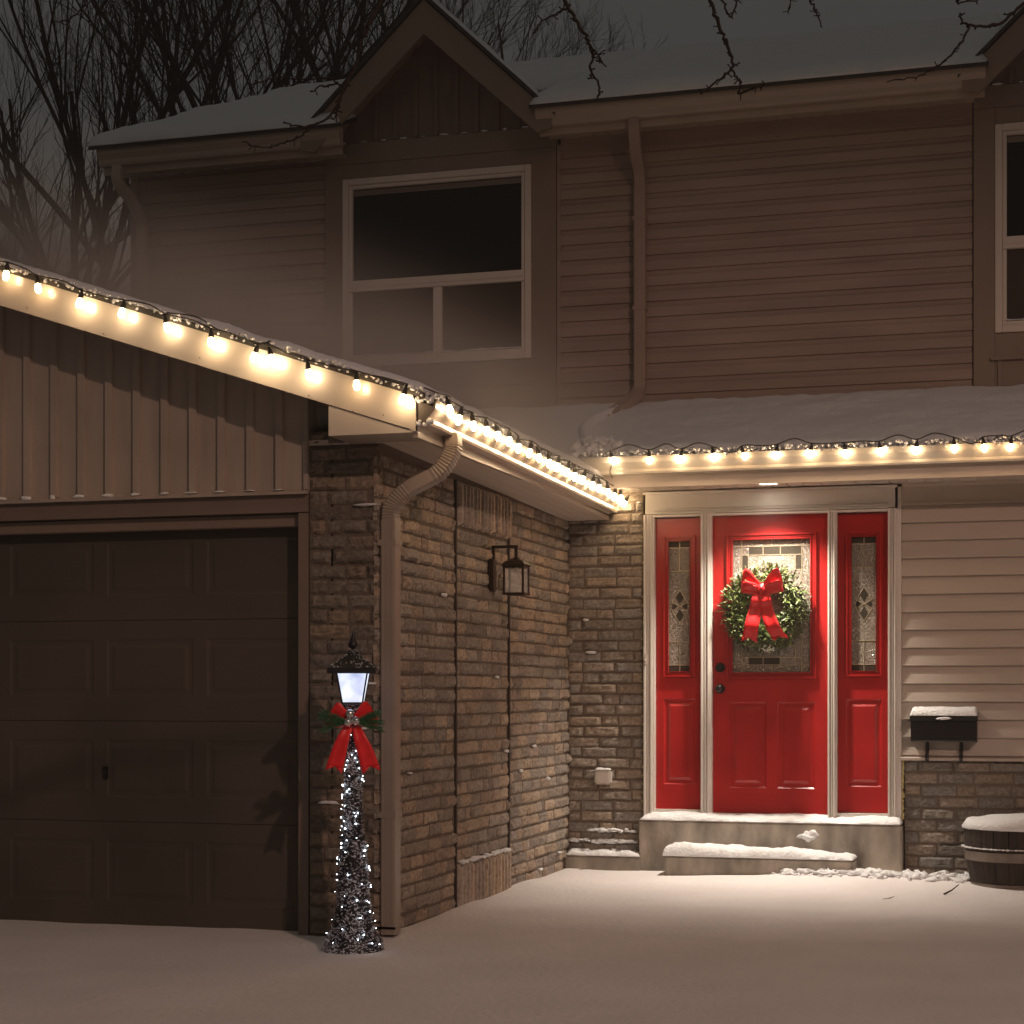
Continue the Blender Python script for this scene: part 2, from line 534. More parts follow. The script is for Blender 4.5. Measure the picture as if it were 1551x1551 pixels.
for m_ in (fascia_m, gutter_m):
    pb = m_.node_tree.nodes["Principled BSDF"]
    pb.inputs["Coat Weight"].default_value = 0.6
    pb.inputs["Coat Roughness"].default_value = 0.20
    pb.inputs["Coat IOR"].default_value = 1.7
# --- side wall of the garage wing
UY = Vector((0, 1, 0)); UX = Vector((1, 0, 0)); NX = Vector((1, 0, 0)); NY = Vector((0, -1, 0))
b = MB(); lump = MB(); rr = random.Random(11)
O = Vector((XW - 0.014, YG, 0))
b.box(XW - 0.25, XW - 0.012, YG + 0.02, YD + 0.10, -0.2, 2.62, mi=1)
J1, J2 = 10.15, 11.23
brick_field(b, O, UY, NX, J1 - YG - 0.03, 0.0, 2.50, rr, lumps=(lump, 0.02), rough=1.35, tint=1.05)
o2 = O + UY * (J1 - YG)
brick_field(b, o2, UY, NX, J2 - J1 - 0.03, 0.275, 2.225, rr, lumps=(lump, 0.025), rough=1.35, row0=1, tint=1.05)
soldier(b, o2, UY, NX, J2 - J1 - 0.03, 0.0, 0.262, rr)
soldier(b, o2, UY, NX, J2 - J1 - 0.03, 2.238, 2.50, rr)
o3 = O + UY * (J2 - YG)
brick_field(b, o3, UY, NX, YD - J2 + 0.02, 0.0, 2.50, rr, lumps=(lump, 0.025), rough=1.35, tint=1.05)
sw = b.build("brick_wall", [brick_m, mortar_m], house, vcol=True)
for y_ in (J1 - .016, J2 - .016):
    b = MB(); b.box(XW - .013, XW + .001, y_ - .013, y_ + .013, -.05, 2.50, bev=.003); b.build("control_joint", mat("joint_sealant", (.045, .032, .025), .8, bump=.3, bscale=40), sw)
for i in range(16):
    lump.ball((XW + 0.012, J1 + 0.04 + i * 0.062 + rr.uniform(-.02, .02), 0.270 + rr.uniform(0, .006)), 1, sub=2, nz=.8, sc=(.026, .028, rr.uniform(.008, .018)), seed=i)
lump.build("snow", snow_m, sw, smooth=True)["kind"] = "stuff"
# --- garage pier
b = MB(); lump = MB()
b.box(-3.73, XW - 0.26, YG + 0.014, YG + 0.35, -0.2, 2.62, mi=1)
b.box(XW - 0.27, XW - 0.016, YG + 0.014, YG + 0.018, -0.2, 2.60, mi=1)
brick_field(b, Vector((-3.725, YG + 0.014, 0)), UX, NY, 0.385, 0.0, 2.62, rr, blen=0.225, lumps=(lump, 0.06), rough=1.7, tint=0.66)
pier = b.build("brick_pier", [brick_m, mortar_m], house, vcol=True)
lump.build("snow", snow_m, pier, smooth=True)["kind"] = "stuff"
# --- brick beside the door
b = MB(); lump = MB()
b.box(XW - 0.012, -2.80, YD + 0.012, YD + 0.16, -0.2, 2.69, mi=1)
grey = [(0.25, 0.21, 0.175), (0.235, 0.205, 0.175), (0.265, 0.22, 0.18), (0.28, 0.225, 0.175), (0.215, 0.19, 0.165), (0.23, 0.21, 0.19)]
brick_field(b, Vector((XW, YD + 0.012, 0)), UX, NY, 0.535, 0.12, 2.69, rr, lumps=(lump, 0.025), rough=1.2, cols=grey, tint=1.1, blen=0.235)
bw2 = b.build("brick_wall", [brick_m, mortar_m], house, vcol=True)
for i in range(110):
    z = .125 + abs(rr.gauss(0, .09)); z = round(z / .0745) * .0745 - .012 + rr.uniform(-.008, .008)
    lump.ball((rr.uniform(XW + .02, -2.82), YD - 0.008, max(.12, z)), 1, sub=2, nz=.9, sc=(rr.uniform(.012, .045), .022, rr.uniform(.006, .016)), seed=i)
lump.build("snow", snow_m, bw2, smooth=True)["kind"] = "stuff"
# --- brick under the porch siding
b = MB(); lump = MB()
b.box(-0.985, 3.5, YD + 0.012, YD + 0.16, -0.2, 0.81, mi=1)
brick_field(b, Vector((-0.985, YD + 0.012, 0)), UX, NY, 2.2, 0.0, 0.81, rr, lumps=(lump, 0.02), rough=1.1, cols=grey, tint=0.92, blen=0.235, course=0.08)
bw3 = b.build("brick_wall", [brick_m, mortar_m], house, vcol=True)
lump.build("snow", snow_m, bw3, smooth=True)["kind"] = "stuff"

# --- foundation ledge left of the stoop
b = MB(); b.box(XW + 0.005, -2.78, YD - 0.14, YD - 0.004, -0.1, 0.115, bev=0.012)
led = b.build("foundation_ledge", conc_m, house, smooth=True, auto=40)
def snow_slab(p00, eu, ev, lu, lv, t, nu=40, nv=8, amp=0.02, freq=3.0, seed=0, lip=0.03, up=Vector((0, 0, 1)), profile=None):
    """rounded snow blanket over a rectangle; eu/ev unit vectors"""
    mb = MB(); p00 = Vector(p00); eu = Vector(eu); ev = Vector(ev); vs = []
    for j in range(nv + 1):
        for i in range(nu + 1):
            a = i / nu; c = j / nv
            ed = min(a * lu, (1 - a) * lu, c * lv, (1 - c) * lv)
            k = min(1, ed / lip); k = math.sqrt(max(0, 1 - (1 - k) ** 2))
            p = p00 + eu * (a * lu) + ev * (c * lv)
            h = t * (profile(a, c) if profile else 1) * (0.15 + 0.85 * k) + amp * noise.noise(p * freq + Vector((seed, 0, 0))) * (0.3 + .7 * k) + amp * .45 * noise.noise(p * freq * 5 + Vector((seed, 0, 0)))
            jit = eu * (amp * .5 * noise.noise(p * freq * 3 + Vector((0, seed, 5)))) + ev * (amp * .5 * noise.noise(p * freq * 3 + Vector((9, seed, 5)))) if ed < 1e-6 else Vector((0, 0, 0))
            vs.append(p + up * max(h, 0.004) + jit)
    W = nu + 1
    fs = [(j * W + i, j * W + i + 1, (j + 1) * W + i + 1, (j + 1) * W + i) for j in range(nv) for i in range(nu)]
    ring = [i for i in range(W)] + [j * W + nu for j in range(1, nv + 1)] + [nv * W + i for i in range(nu - 1, -1, -1)] + [j * W for j in range(nv - 1, 0, -1)]
    bn = len(vs); nrm = eu.cross(ev).normalized()
    if nrm.z < 0: nrm = -nrm
    for r_ in ring:
        j, i = divmod(r_, W)
        vs.append(p00 + eu * (i / nu * lu) + ev * (j / nv * lv) + up * 0.002)
    m = len(ring)
    for q in range(m): fs.append((ring[(q + 1) % m], ring[q], bn + q, bn + (q + 1) % m))
    fs.append(tuple(bn + q for q in range(m)))
    mb.add(vs, fs)
    return mb
snow_slab((XW + 0.02, YD - 0.145, 0.115), (1, 0, 0), (0, 1, 0), 0.53, 0.12, 0.03, 30, 8, 0.02, 8, 3).build("snow", snow_m, led, smooth=True)

# --- garage gable: board and batten
b = MB()
zb = 2.315
def rake_z(x): return 2.555 + (-3.03 - x) * 0.3254      # underside of the rake fascia
b.poly([(-9.3, YG, zb), (-3.735, YG, zb), (-3.735, YG, rake_z(-3.735) + 0.1), (-6.23, YG, rake_z(-6.23) + 0.1), (-9.3, YG, rake_z(-6.23) + 0.1 - 3.07 * .3254)], (0, 0.12, 0))
bx = -3.735 - 0.155
while bx > -9.2:
    zt = rake_z(bx) + 0.05 if bx > -6.23 else rake_z(-6.23) - (-6.23 - bx) * .3254
    b.box(bx - 0.022, bx + 0.022, YG - 0.024, YG + 0.01, zb + 0.004, zt, bev=0.004)
    bx -= 0.1655
b.box(-3.752, -3.728, YG - 0.02, YG + 0.01, zb + 0.004, rake_z(-3.74) + .05)
b.prism([(0, 0), (0.034, -0.004), (0.034, 0.012), (0, 0.022)], (-9.3, YG, zb - 0.016), (-3.728, YG, zb - 0.016), (0, -1, 0))
gs = b.build("gable_siding", gable_m, house)
lump = MB(); rr = random.Random(3)
bx = -3.735 - 0.155
while bx > -6.5:
    lump.ball((bx + rr.uniform(-.01, .01), YG - 0.028, zb + 0.006), 1, sub=2, nz=.8, sc=(rr.uniform(.015, .04), .010, rr.uniform(.003, .006) + max(0, (-4.4 - bx)) * .008), seed=int(bx * 100))
    bx -= 0.1655
lump.build("snow", snow_m, gs, smooth=True)["kind"] = "stuff"

# --- garage door, recessed
b = MB()
b.box(-8.75, -3.735, YG + 0.0, YG + 0.16, 2.205, 2.296, 0)                # header
b.box(-3.79, -3.735, YG + 0.004, YG + 0.3, -0.05, 2.20, 0)                # jamb
gd = b.build("garage_frame", gtrim_m, house)
b = MB(); b.box(-8.72, -3.793, YG + 0.05, YG + 0.10, 2.135, 2.20, 0, bev=0.004)
b.build("door_stop", gtrimlt_m, gd, smooth=True, auto=40)
YP = YG + 0.14
gdoor = MB(); gdoor.box(-8.7, -3.80, YP + 0.012, YP + 0.045, -0.02, 2.19)
gdo = gdoor.build("garage_door", gdoor_m, house)
sec = [-0.01, 0.56, 1.109, 1.657, 2.185]
def frame_panel(mb, x0, x1, z0, z1, y, depth, bw, mi=0, field=0.6):
    """raised panel: sloped moulding ring and a raised field, facing -Y, proud of y"""
    def quad_ring(a, b_):
        return [(a, b_)]
    lv = [(0, 0.0), (0.012, depth), (bw, depth), (bw + 0.02, 0.0)]
    rings = []
    for ins, dy in lv:
        rings.append([(x0 + ins, y + dy, z0 + ins), (x1 - ins, y + dy, z0 + ins), (x1 - ins, y + dy, z1 - ins), (x0 + ins, y + dy, z1 - ins)])
    vs = [p for r_ in rings for p in r_]
    fs = []
    for k in range(len(rings) - 1):
        for q in range(4):
            q2 = (q + 1) % 4
            fs.append((k * 4 + q, k * 4 + q2, (k + 1) * 4 + q2, (k + 1) * 4 + q))
    k = (len(rings) - 1) * 4
    fs.append((k, k + 1, k + 2, k + 3))
    mb.add(vs, fs, mi)
def slab_with_panels(mb, x0, x1, z0, z1, y, yb, panels, mi=0):
    """front face at y with rectangular holes filled by panels"""
    xs_ = sorted({x0, x1, *[p[0] for p in panels], *[p[1] for p in panels]})
    zs_ = sorted({z0, z1, *[p[2] for p in panels], *[p[3] for p in panels]})
    for i in range(len(xs_) - 1):
        for j in range(len(zs_) - 1):
            cx_, cz_ = (xs_[i] + xs_[i + 1]) / 2, (zs_[j] + zs_[j + 1]) / 2
            if any(p[0] < cx_ < p[1] and p[2] < cz_ < p[3] for p in panels): continue
            mb.add([(xs_[i], y, zs_[j]), (xs_[i + 1], y, zs_[j]), (xs_[i + 1], y, zs_[j + 1]), (xs_[i], y, zs_[j + 1])], [(0, 1, 2, 3)], mi)
    mb.add([(x0, y, z0), (x1, y, z0), (x1, y, z1), (x0, y, z1), (x0, yb, z0), (x1, yb, z0), (x1, yb, z1), (x0, yb, z1)],
           [(0, 4, 5, 1), (1, 5, 6, 2), (2, 6, 7, 3), (3, 7, 4, 0), (4, 7, 6, 5)], mi)
for k in range(4):
    b = MB(); z0 = sec[k] + 0.0015; z1 = sec[k + 1] - 0.0015
    ps = []
    x = -3.80 - 0.06
    while x - 0.52 > -8.68:
        ps.append((x - 0.52, x, z0 + 0.13, z1 - 0.10)); x -= 0.60
    slab_with_panels(b, -8.7, -3.80, z0, z1, YP, YP + 0.011, ps)
    for p in ps: frame_panel(b, p[0], p[1], p[2], p[3], YP, 0.004, 0.03)
    b.build("door_section", gdoor_m, gdo)
b = MB(); b.box(-5.0, -4.972, YP - 0.012, YP + 0.003, 0.79, 0.86, bev=0.004); b.box(-4.995, -4.977, YP - 0.026, YP - 0.012, 0.845, 0.855, bev=0.002)
b.build("handle", blackmet_m, gdo)

# --- rake fascia and return box
b = MB()
def rk(x, dz): return (x, YR, rake_z(x) + dz)
RT = 0.195
b.poly([rk(-3.03, 0), rk(-3.03, 0.135), rk(-3.06, RT), rk(-6.23, RT), rk(-6.23, 0)], (0, 0.022, 0))
b.poly([(-6.23, YR, rake_z(-6.23)), (-6.23, YR, rake_z(-6.23) + RT), (-9.4, YR, rake_z(-6.23) + RT - 3.17 * .3254), (-9.4, YR, rake_z(-6.23) - 3.17 * .3254)], (0, 0.022, 0))
b.box(-3.055, -3.03, YR - 0.002, YR + 0.02, 2.553, 2.60)
rf = b.build("rake_fascia", fascia_m, house)
b = MB()
b.poly([(-3.495, YR + 0.006, 2.549), (-3.035, YR + 0.006, 2.549), (-3.495, YR + 0.006, rake_z(-3.495) - 0.004)], (0, 0.30, 0))
b.build("soffit_return", fascia_m, house)
b = MB()     # nails on the fascia
for x, dz in ((-3.2, .03), (-3.6, .015), (-4.2, .04), (-4.75, .015), (-3.36, .004), (-5.2, .03)):
    b.ball((x, YR - 0.001, rake_z(x) + dz), 0.004, sub=1)
b.build("nail", dkcap_m, rf)["kind"] = "stuff"
# underside of the rake
b = MB()
b.poly([(-3.5, YR + 0.024, rake_z(-3.5) + .02), (-6.23, YR + 0.024, rake_z(-6.23) + .02), (-6.23, YR + 0.024, rake_z(-6.23) + .035), (-3.5, YR + 0.024, rake_z(-3.5) + .035)], (0, YG - YR - 0.03, 0))
b.build("soffit", gtrim_m, house)
# garage roof
EX = -2.98
def roof_z(x): return 2.71 + (EX - x) * 0.331
b = MB()
b.poly([(EX, YR - 0.01, roof_z(EX)), (-6.23, YR - 0.01, roof_z(-6.23)), (-9.5, YR - 0.01, roof_z(-6.23) - 3.27 * .331),
        (-9.5, YR - 0.01, roof_z(-6.23) - 3.27 * .331 + .03), (-6.23, YR - 0.01, roof_z(-6.23) + .03), (EX, YR - 0.01, roof_z(EX) + .03)], (0, YU - YR - 0.4, 0))
gr = b.build("garage_roof", shingle_m, house)
e1 = Vector((-1, 0, 0.331)).normalized()
mb = snow_slab(Vector((EX, YR - 0.005, roof_z(EX) + 0.03)), e1, (0, 1, 0), 3.45, YU - YR - 0.42, 0.046, 170, 60, 0.014, 5, 3, lip=0.05)
rr = random.Random(8)
for i in range(420):          # crumbs of snow along the rake and gutter edge
    a = rr.uniform(0, 3.4)
    p = Vector((EX, YR - 0.012, roof_z(EX) + 0.022)) + e1 * a
    mb.ball(p + Vector((0, rr.uniform(-.012, .02), rr.uniform(-.010, .03))), rr.uniform(.004, .012), sub=1, nz=.6, seed=i)
for i in range(600):
    y = rr.uniform(YR, YD - 0.5)
    mb.ball((EX + rr.uniform(-.01, .03), y, 2.735 + rr.uniform(-.03, .02) - (y - YR) * 0.012), rr.uniform(.006, .016), sub=1, nz=.6, seed=i)
mb.build("snow", snow_m, gr, smooth=True)

# --- gutters (K profile)
KP = [(0, 0), (0.055, 0.0), (0.062, 0.012), (0.062, 0.030), (0.070, 0.042), (0.098, 0.075), (0.102, 0.098), (0.102, 0.115), (0.094, 0.115), (0.094, 0.100), (0.088, 0.08), (0.006, 0.115), (0, 0.115)]
def gutter(name, p0, p1, out, m, sc=1.0, cap=True):
    mb = MB()
    mb.prism([(a * sc, c * sc) for a, c in KP], p0, p1, out)
    o = mb.build(name, m, house)
    return o
GX = -3.035
gz0, gz1 = 2.592, 2.535
gg = gutter("gutter", (GX, YR + 0.03, gz0), (GX, YD - 0.02, gz1), (1, 0, 0), gutter_m)
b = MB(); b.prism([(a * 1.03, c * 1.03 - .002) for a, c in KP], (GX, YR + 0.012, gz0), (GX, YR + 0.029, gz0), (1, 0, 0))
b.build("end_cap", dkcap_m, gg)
rr = random.Random(5); b = MB()
for i in range(26): b.ball((GX + rr.uniform(0, .09), YR + 0.01, gz0 + rr.choice((.0, .115)) + rr.uniform(-.012, .012)), rr.uniform(.006, .014), sub=1, nz=.5, seed=i)
b.build("snow", snow_m, gg, smooth=True)["kind"] = "stuff"
# fascia behind gutter and garage soffit
b = MB()
b.box(GX - 0.03, GX - 0.002, YR + 0.05, YD, 2.53, 2.70)
b.build("fascia", fascia_m, house)
b = MB()
n = 36
for i in range(n):       # V-groove soffit boards running along the wall
    pass
for i in range(4):
    x0 = XW - 0.02 + i * 0.08; x1 = x0 + 0.076
    z = 2.525
    b.add([(x0, YG - 0.02, z + .035), (x1, YG - 0.02, z + .035), (x1, YD, z - .035), (x0, YD, z - .035), (x0, YG - 0.02, z + .06), (x1, YG - 0.02, z + .06), (x1, YD, z - .01), (x0, YD, z - .01)],
          [(0, 1, 2, 3), (4, 7, 6, 5), (0, 4, 5, 1), (1, 5, 6, 2), (2, 6, 7, 3), (3, 7, 4, 0)])
b.box(XW - 0.03, GX, YG - 0.02, YD, 2.60, 2.62)
b.box(XW - 0.41, GX - 0.03, YR + 0.31, YG + 0.02, 2.548, 2.575)
b.build("soffit", soffit_m, house)
# garage downspout with two crimped elbows
def spline(pts, n):
    out = []
    P = [Vector(p) for p in pts]
    P = [P[0] * 2 - P[1]] + P + [P[-1] * 2 - P[-2]]
    for i in range(1, len(P) - 2):
        for k in range(n):
            t = k / n
            a, b_, c, d_ = P[i - 1], P[i], P[i + 1], P[i + 2]
            out.append(0.5 * ((2 * b_) + (c - a) * t + (2 * a - 5 * b_ + 4 * c - d_) * t * t + (-a + 3 * b_ - 3 * c + d_) * t ** 3))
    out.append(P[-2])
    return out
b = MB()
path = spline([(-2.995, 9.02, 2.600), (-2.995, 9.015, 2.51), (-3.06, 8.985, 2.40), (-3.20, 8.935, 2.315), (-3.282, 8.905, 2.225), (-3.292, 8.90, 2.12)], 16)
cr = []
for i in range(len(path)):
    q = i / 16
    cr.append(1 + (0.05 if (i % 2) else -0.05) if (0.7 < q < 2.3 or 3.1 < q < 4.6) else 1)
b.rect_tube(path, 0.088, 0.075, (0, 1, 0), crimps=cr)
b.rect_tube([(-3.292, 8.90, 2.15), (-3.292, 8.90, 1.96), (-3.292, 8.90, 0.02)], 0.094, 0.082, (0, 1, 0))
for z in (2.02, 0.62): b.box(-3.345, -3.247, 8.85, 8.953, z, z + 0.03)
for k in (-.02, .02): b.box(-3.345, -3.247, 8.846, 8.853, .05, .06)
for k in (-0.025, 0.0, 0.025):
    b.box(-3.292 + k - .005, -3.292 + k + .005, 8.8505, 8.854, 0.04, 2.1)
b.build("downspout", spout_m, house, smooth=True, auto=35)

# --- porch roof, gutter, soffit
PY = YD - 0.45
b = MB()
def pz(y): return 2.855 + (y - PY) * 0.335
b.poly([(-6.6, PY - 0.03, pz(PY - .03)), (-6.6, YU, pz(YU)), (-6.6, YU, pz(YU) - .03), (-6.6, PY - 0.03, pz(PY - .03) - .03)], (10.0, 0, 0))
pr = b.build("porch_roof", shingle_m, house)
e2 = Vector((0, 1, 0.335)).normalized()
mb = snow_slab(Vector((-6.6, PY - 0.045, pz(PY - .045) + .001)), (1, 0, 0), e2, 10.0, (YU - PY + 0.06) * 1.05, 0.085, 260, 46, 0.022, 2.4, 7, lip=0.10)
rr = random.Random(18)
for i in range(900):
    x = rr.uniform(-3.15, 0.4)
    mb.ball((x, PY - 0.07 + rr.uniform(-.01, .04), 2.862 + rr.uniform(-.01, .045)), rr.uniform(.005, .016), sub=1, nz=.6, seed=i)
for i in range(260):          # rough valley where the two roofs meet
    t = rr.random()
    p = Vector((-3.06 + rr.gauss(0, .06), PY - .02 + t * .5 + rr.gauss(0, .03), 0)); p.z = pz(p.y) + 0.07 + rr.uniform(-.02, .05) * (1 - t)
    mb.ball(p, rr.uniform(.012, .045) * (1.1 - t), sub=2, nz=.7, seed=i)
mb.build("snow", snow_m, pr, smooth=True)
pg = gutter("gutter", (-3.12, PY + 0.02, 2.752), (3.4, PY + 0.02, 2.752), (0, -1, 0), gutter_m)
b = MB()
b.box(-3.12, 3.4, PY + 0.022, PY + 0.05, 2.665, 2.86)
b.build("fascia", soffit_m, house)
b = MB()
x = -3.35
while x < 3.2:
    b.box(x, x + 0.106, PY + 0.052, YD + 0.03, 2.682, 2.70)
    b.box(x + 0.106, x + 0.114, PY + 0.052, YD + 0.03, 2.688, 2.70)
    x += 0.114
b.box(-1.0, 3.4, YD - 0.035, YD - 0.012, 2.655, 2.682)
b.build("soffit", soffit_m, house)

# --- front door set
YF = YD            # trim plane
b = MB()
b.box(-2.775, -1.047, YD - 0.03, YD + 0.10, 2.52, 2.675)                   # header board
b.box(-2.79, -1.032, YD - 0.045, YD - 0.031, 2.655, 2.672)
def casing(x0, x1, z0, z1):
    w = x1 - x0
    b.box(x0, x1, YD - 0.028, YD + 0.06, z0, z1)
    for a0, a1, dy in ((0.0, .22, .018), (.34, .5, .010), (.62, .8, .016)):
        b.box(x0 + w * a0, x0 + w * a1, YD - 0.028 - dy, YD - 0.029, z0, z1, bev=0.003)
casing(-2.785, -2.71, 0.37, 2.515)
casing(-2.378, -2.304, 0.37, 2.515)
casing(-1.499, -1.438, 0.37, 2.515)
casing(-1.094, -1.03, 0.37, 2.515)
for z, dy, h in ((2.516, .034, .014), (2.536, .044, .008), (2.552, .040, .01), (2.497, .03, .016)):
    b.box(-2.71, -1.094, YD - dy, YD - 0.001 + .06, z, z + h, bev=0.003)
b.box(-2.385, -2.30, YD - .02, YD + .06, 2.48, 2.5)
b.box(-2.71, -2.379, YD - 0.02, YD + 0.05, 0.38, 0.445)        # sill under left sidelight
b.box(-1.437, -1.095, YD - 0.02, YD + 0.05, 0.38, 0.44)
b.box(-2.303, -1.50, YD - 0.012, YD + 0.05, 0.38, 0.425)
b.box(-1.03, -1.006, YD - 0.02, YD + 0.05, 0.38, 2.66)
dfm = b.build("door_frame", trimwh_m, house)
b = MB(); rr = random.Random(4)
for i in range(70):
    z = 0.4 + i * 0.0065
    b.ball((-0.998 + rr.uniform(-.004, .004), YD - 0.01, z), rr.uniform(.005, .011), sub=1, nz=.5, seed=i)
    if i % 2 == 0: b.ball((-2.80 + rr.uniform(-.004, .004), YD - 0.01, .38 + i * 0.03), rr.uniform(.004, .009), sub=1, nz=.5, seed=i)
b.build("caulking", foam_m, dfm)["kind"] = "stuff"

def glass_frame(mb, x0, x1, z0, z1, y, w=0.055, d=0.022):
    """moulded lip round a glass opening, facing -Y"""
    for k, (i0, i1, dd) in enumerate(((0, .016, d), (.016, .032, d * .55), (.034, w, d * .9))):
        mb.box(x0 + i0, x0 + i1, y - dd, y + .002, z0 + i0, z1 - i0, bev=.003)
        mb.box(x1 - i1, x1 - i0, y - dd, y + .002, z0 + i0, z1 - i0, bev=.003)
        mb.box(x0 + i1 + .0005, x1 - i1 - .0005, y - dd, y + .002, z0 + i0, z0 + i1, bev=.003)
        mb.box(x0 + i1 + .0005, x1 - i1 - .0005, y - dd, y + .002, z1 - i1, z1 - i0, bev=.003)
YO = YD + 0.025     # door leaf face
# door leaf
b = MB()
gx0, gx1, gz_0, gz_1 = -2.172, -1.615, 1.395, 2.335
lp = (-2.19, -1.93, 0.60, 1.20); rp_ = (-1.855, -1.595, 0.60, 1.20)
slab_with_panels(b, -2.302, -1.501, 0.428, 2.494, YO, YO + 0.045, [(gx0, gx1, gz_0, gz_1), lp, rp_])
for p in (lp, rp_): frame_panel(b, p[0], p[1], p[2], p[3], YO, 0.012, 0.035)
glass_frame(b, gx0 - .035, gx1 + .035, gz_0 - .035, gz_1 + .035, YO, .045)
door = b.build("front_door", doorred_m, house, smooth=True, auto=30)
b = MB(); b.box(gx0 + .001, gx1 - .001, YO + 0.012, YO + 0.02, gz_0 + .001, gz_1 - .001)
b.build("glass", glass_m, door)
def came(mb, pts, y, w=0.007):
    for (xa, za), (xb, zb_) in pts:
        d_ = Vector((xb - xa, 0, zb_ - za)); l = d_.length; d_.normalize(); nn = Vector((-d_.z, 0, d_.x)) * w / 2
        p = Vector((xa, y, za)); q = Vector((xb, y, zb_)); o = Vector((0, -.003, 0))
        mb.add([p - nn, p + nn, q + nn, q - nn, p - nn * .5 + o, p + nn * .5 + o, q + nn * .5 + o, q - nn * .5 + o],
               [(0, 1, 2, 3), (4, 7, 6, 5), (0, 4, 5, 1), (1, 5, 6, 2), (2, 6, 7, 3), (3, 7, 4, 0)])
yc = YO + 0.0115
b = MB(); x0, x1, z0, z1 = gx0, gx1, gz_0, gz_1; xm = (x0 + x1) / 2
pts = [((x0 + .07, z0), (x0 + .07, z1)), ((x1 - .07, z0), (x1 - .07, z1)), ((x0, z0 + .062), (x1, z0 + .062)), ((x0, z1 - .055), (x1, z1 - .055)),
       ((x0 + .07, z0 + .115), (x1 - .07, z0 + .115)), ((x0 + .07, z1 - .115), (x1 - .07, z1 - .115)), ((xm, z0), (xm, z0 + .062)), ((xm, z1), (xm, z1 - .055)),
       ((xm - .06, z0 + .062), (xm - .06, z0 + .115)), ((xm + .06, z0 + .062), (xm + .06, z0 + .115)), ((xm - .06, z1 - .055), (xm - .06, z1 - .115)), ((xm + .06, z1 - .055), (xm + .06, z1 - .115)),
       ((x0 + .115, z1 - .115), (x0 + .115, z1 - .22)), ((x1 - .115, z1 - .115), (x1 - .115, z1 - .22)), ((x0 + .07, z1 - .22), (x0 + .13, z1 - .22)), ((x1 - .13, z1 - .22), (x1 - .07, z1 - .22)),
       ((x0 + .115, z0 + .062), (x0 + .115, z0 + .2)), ((x1 - .115, z0 + .062), (x1 - .115, z0 + .2))]
came(b, pts, yc)
b.build("lead_came", came_m, door)
b = MB()
for (a0, a1, c0, c1) in ((xm - .056, xm + .056, z0 + .066, z0 + .111), (xm - .056, xm + .056, z1 - .111, z1 - .059), (x0 + .074, x0 + .111, z1 - .216, z1 - .119), (x1 - .111, x1 - .074, z1 - .216, z1 - .119), (x0 + .12, xm - .064, z1 - .111, z1 - .059), (xm + .064, x1 - .075, z1 - .111, z1 - .059), (x0 + .12, xm - .064, z0 + .066, z0 + .111)):
    b = MB(); b.box(a0, a1, YO + .0105, YO + .012, c0, c1); b.build("bevelled_glass", beveldk_m, door)
for nm, z in (("deadbolt", 1.44), ("knob", 1.292)):
    b = MB()
    bm = bmesh.new()
    bmesh.ops.create_cone(bm, cap_ends=True, segments=24, radius1=.034, radius2=.030, depth=.014)
    bmesh.ops.rotate(bm, verts=bm.verts, matrix=Matrix.Rotation(R(90), 3, 'X')); bmesh.ops.translate(bm, verts=bm.verts, vec=(-2.252, YO - .008, z)); b.bm(bm)
    if nm == "knob":
        b.ball((-2.252, YO - .055, z), .027, sub=3, sc=(1, .8, 1)); b.tube([(-2.252, YO - .01, z), (-2.252, YO - .05, z)], .011, 12)
    else:
        bm = bmesh.new(); bmesh.ops.create_cone(bm, cap_ends=True, segments=24, radius1=.026, radius2=.022, depth=.016)
        bmesh.ops.rotate(bm, verts=bm.verts, matrix=Matrix.Rotation(R(90), 3, 'X')); bmesh.ops.translate(bm, verts=bm.verts, vec=(-2.252, YO - .022, z)); b.bm(bm)
    b.build(nm, blackmet_m, door, smooth=True, auto=40)
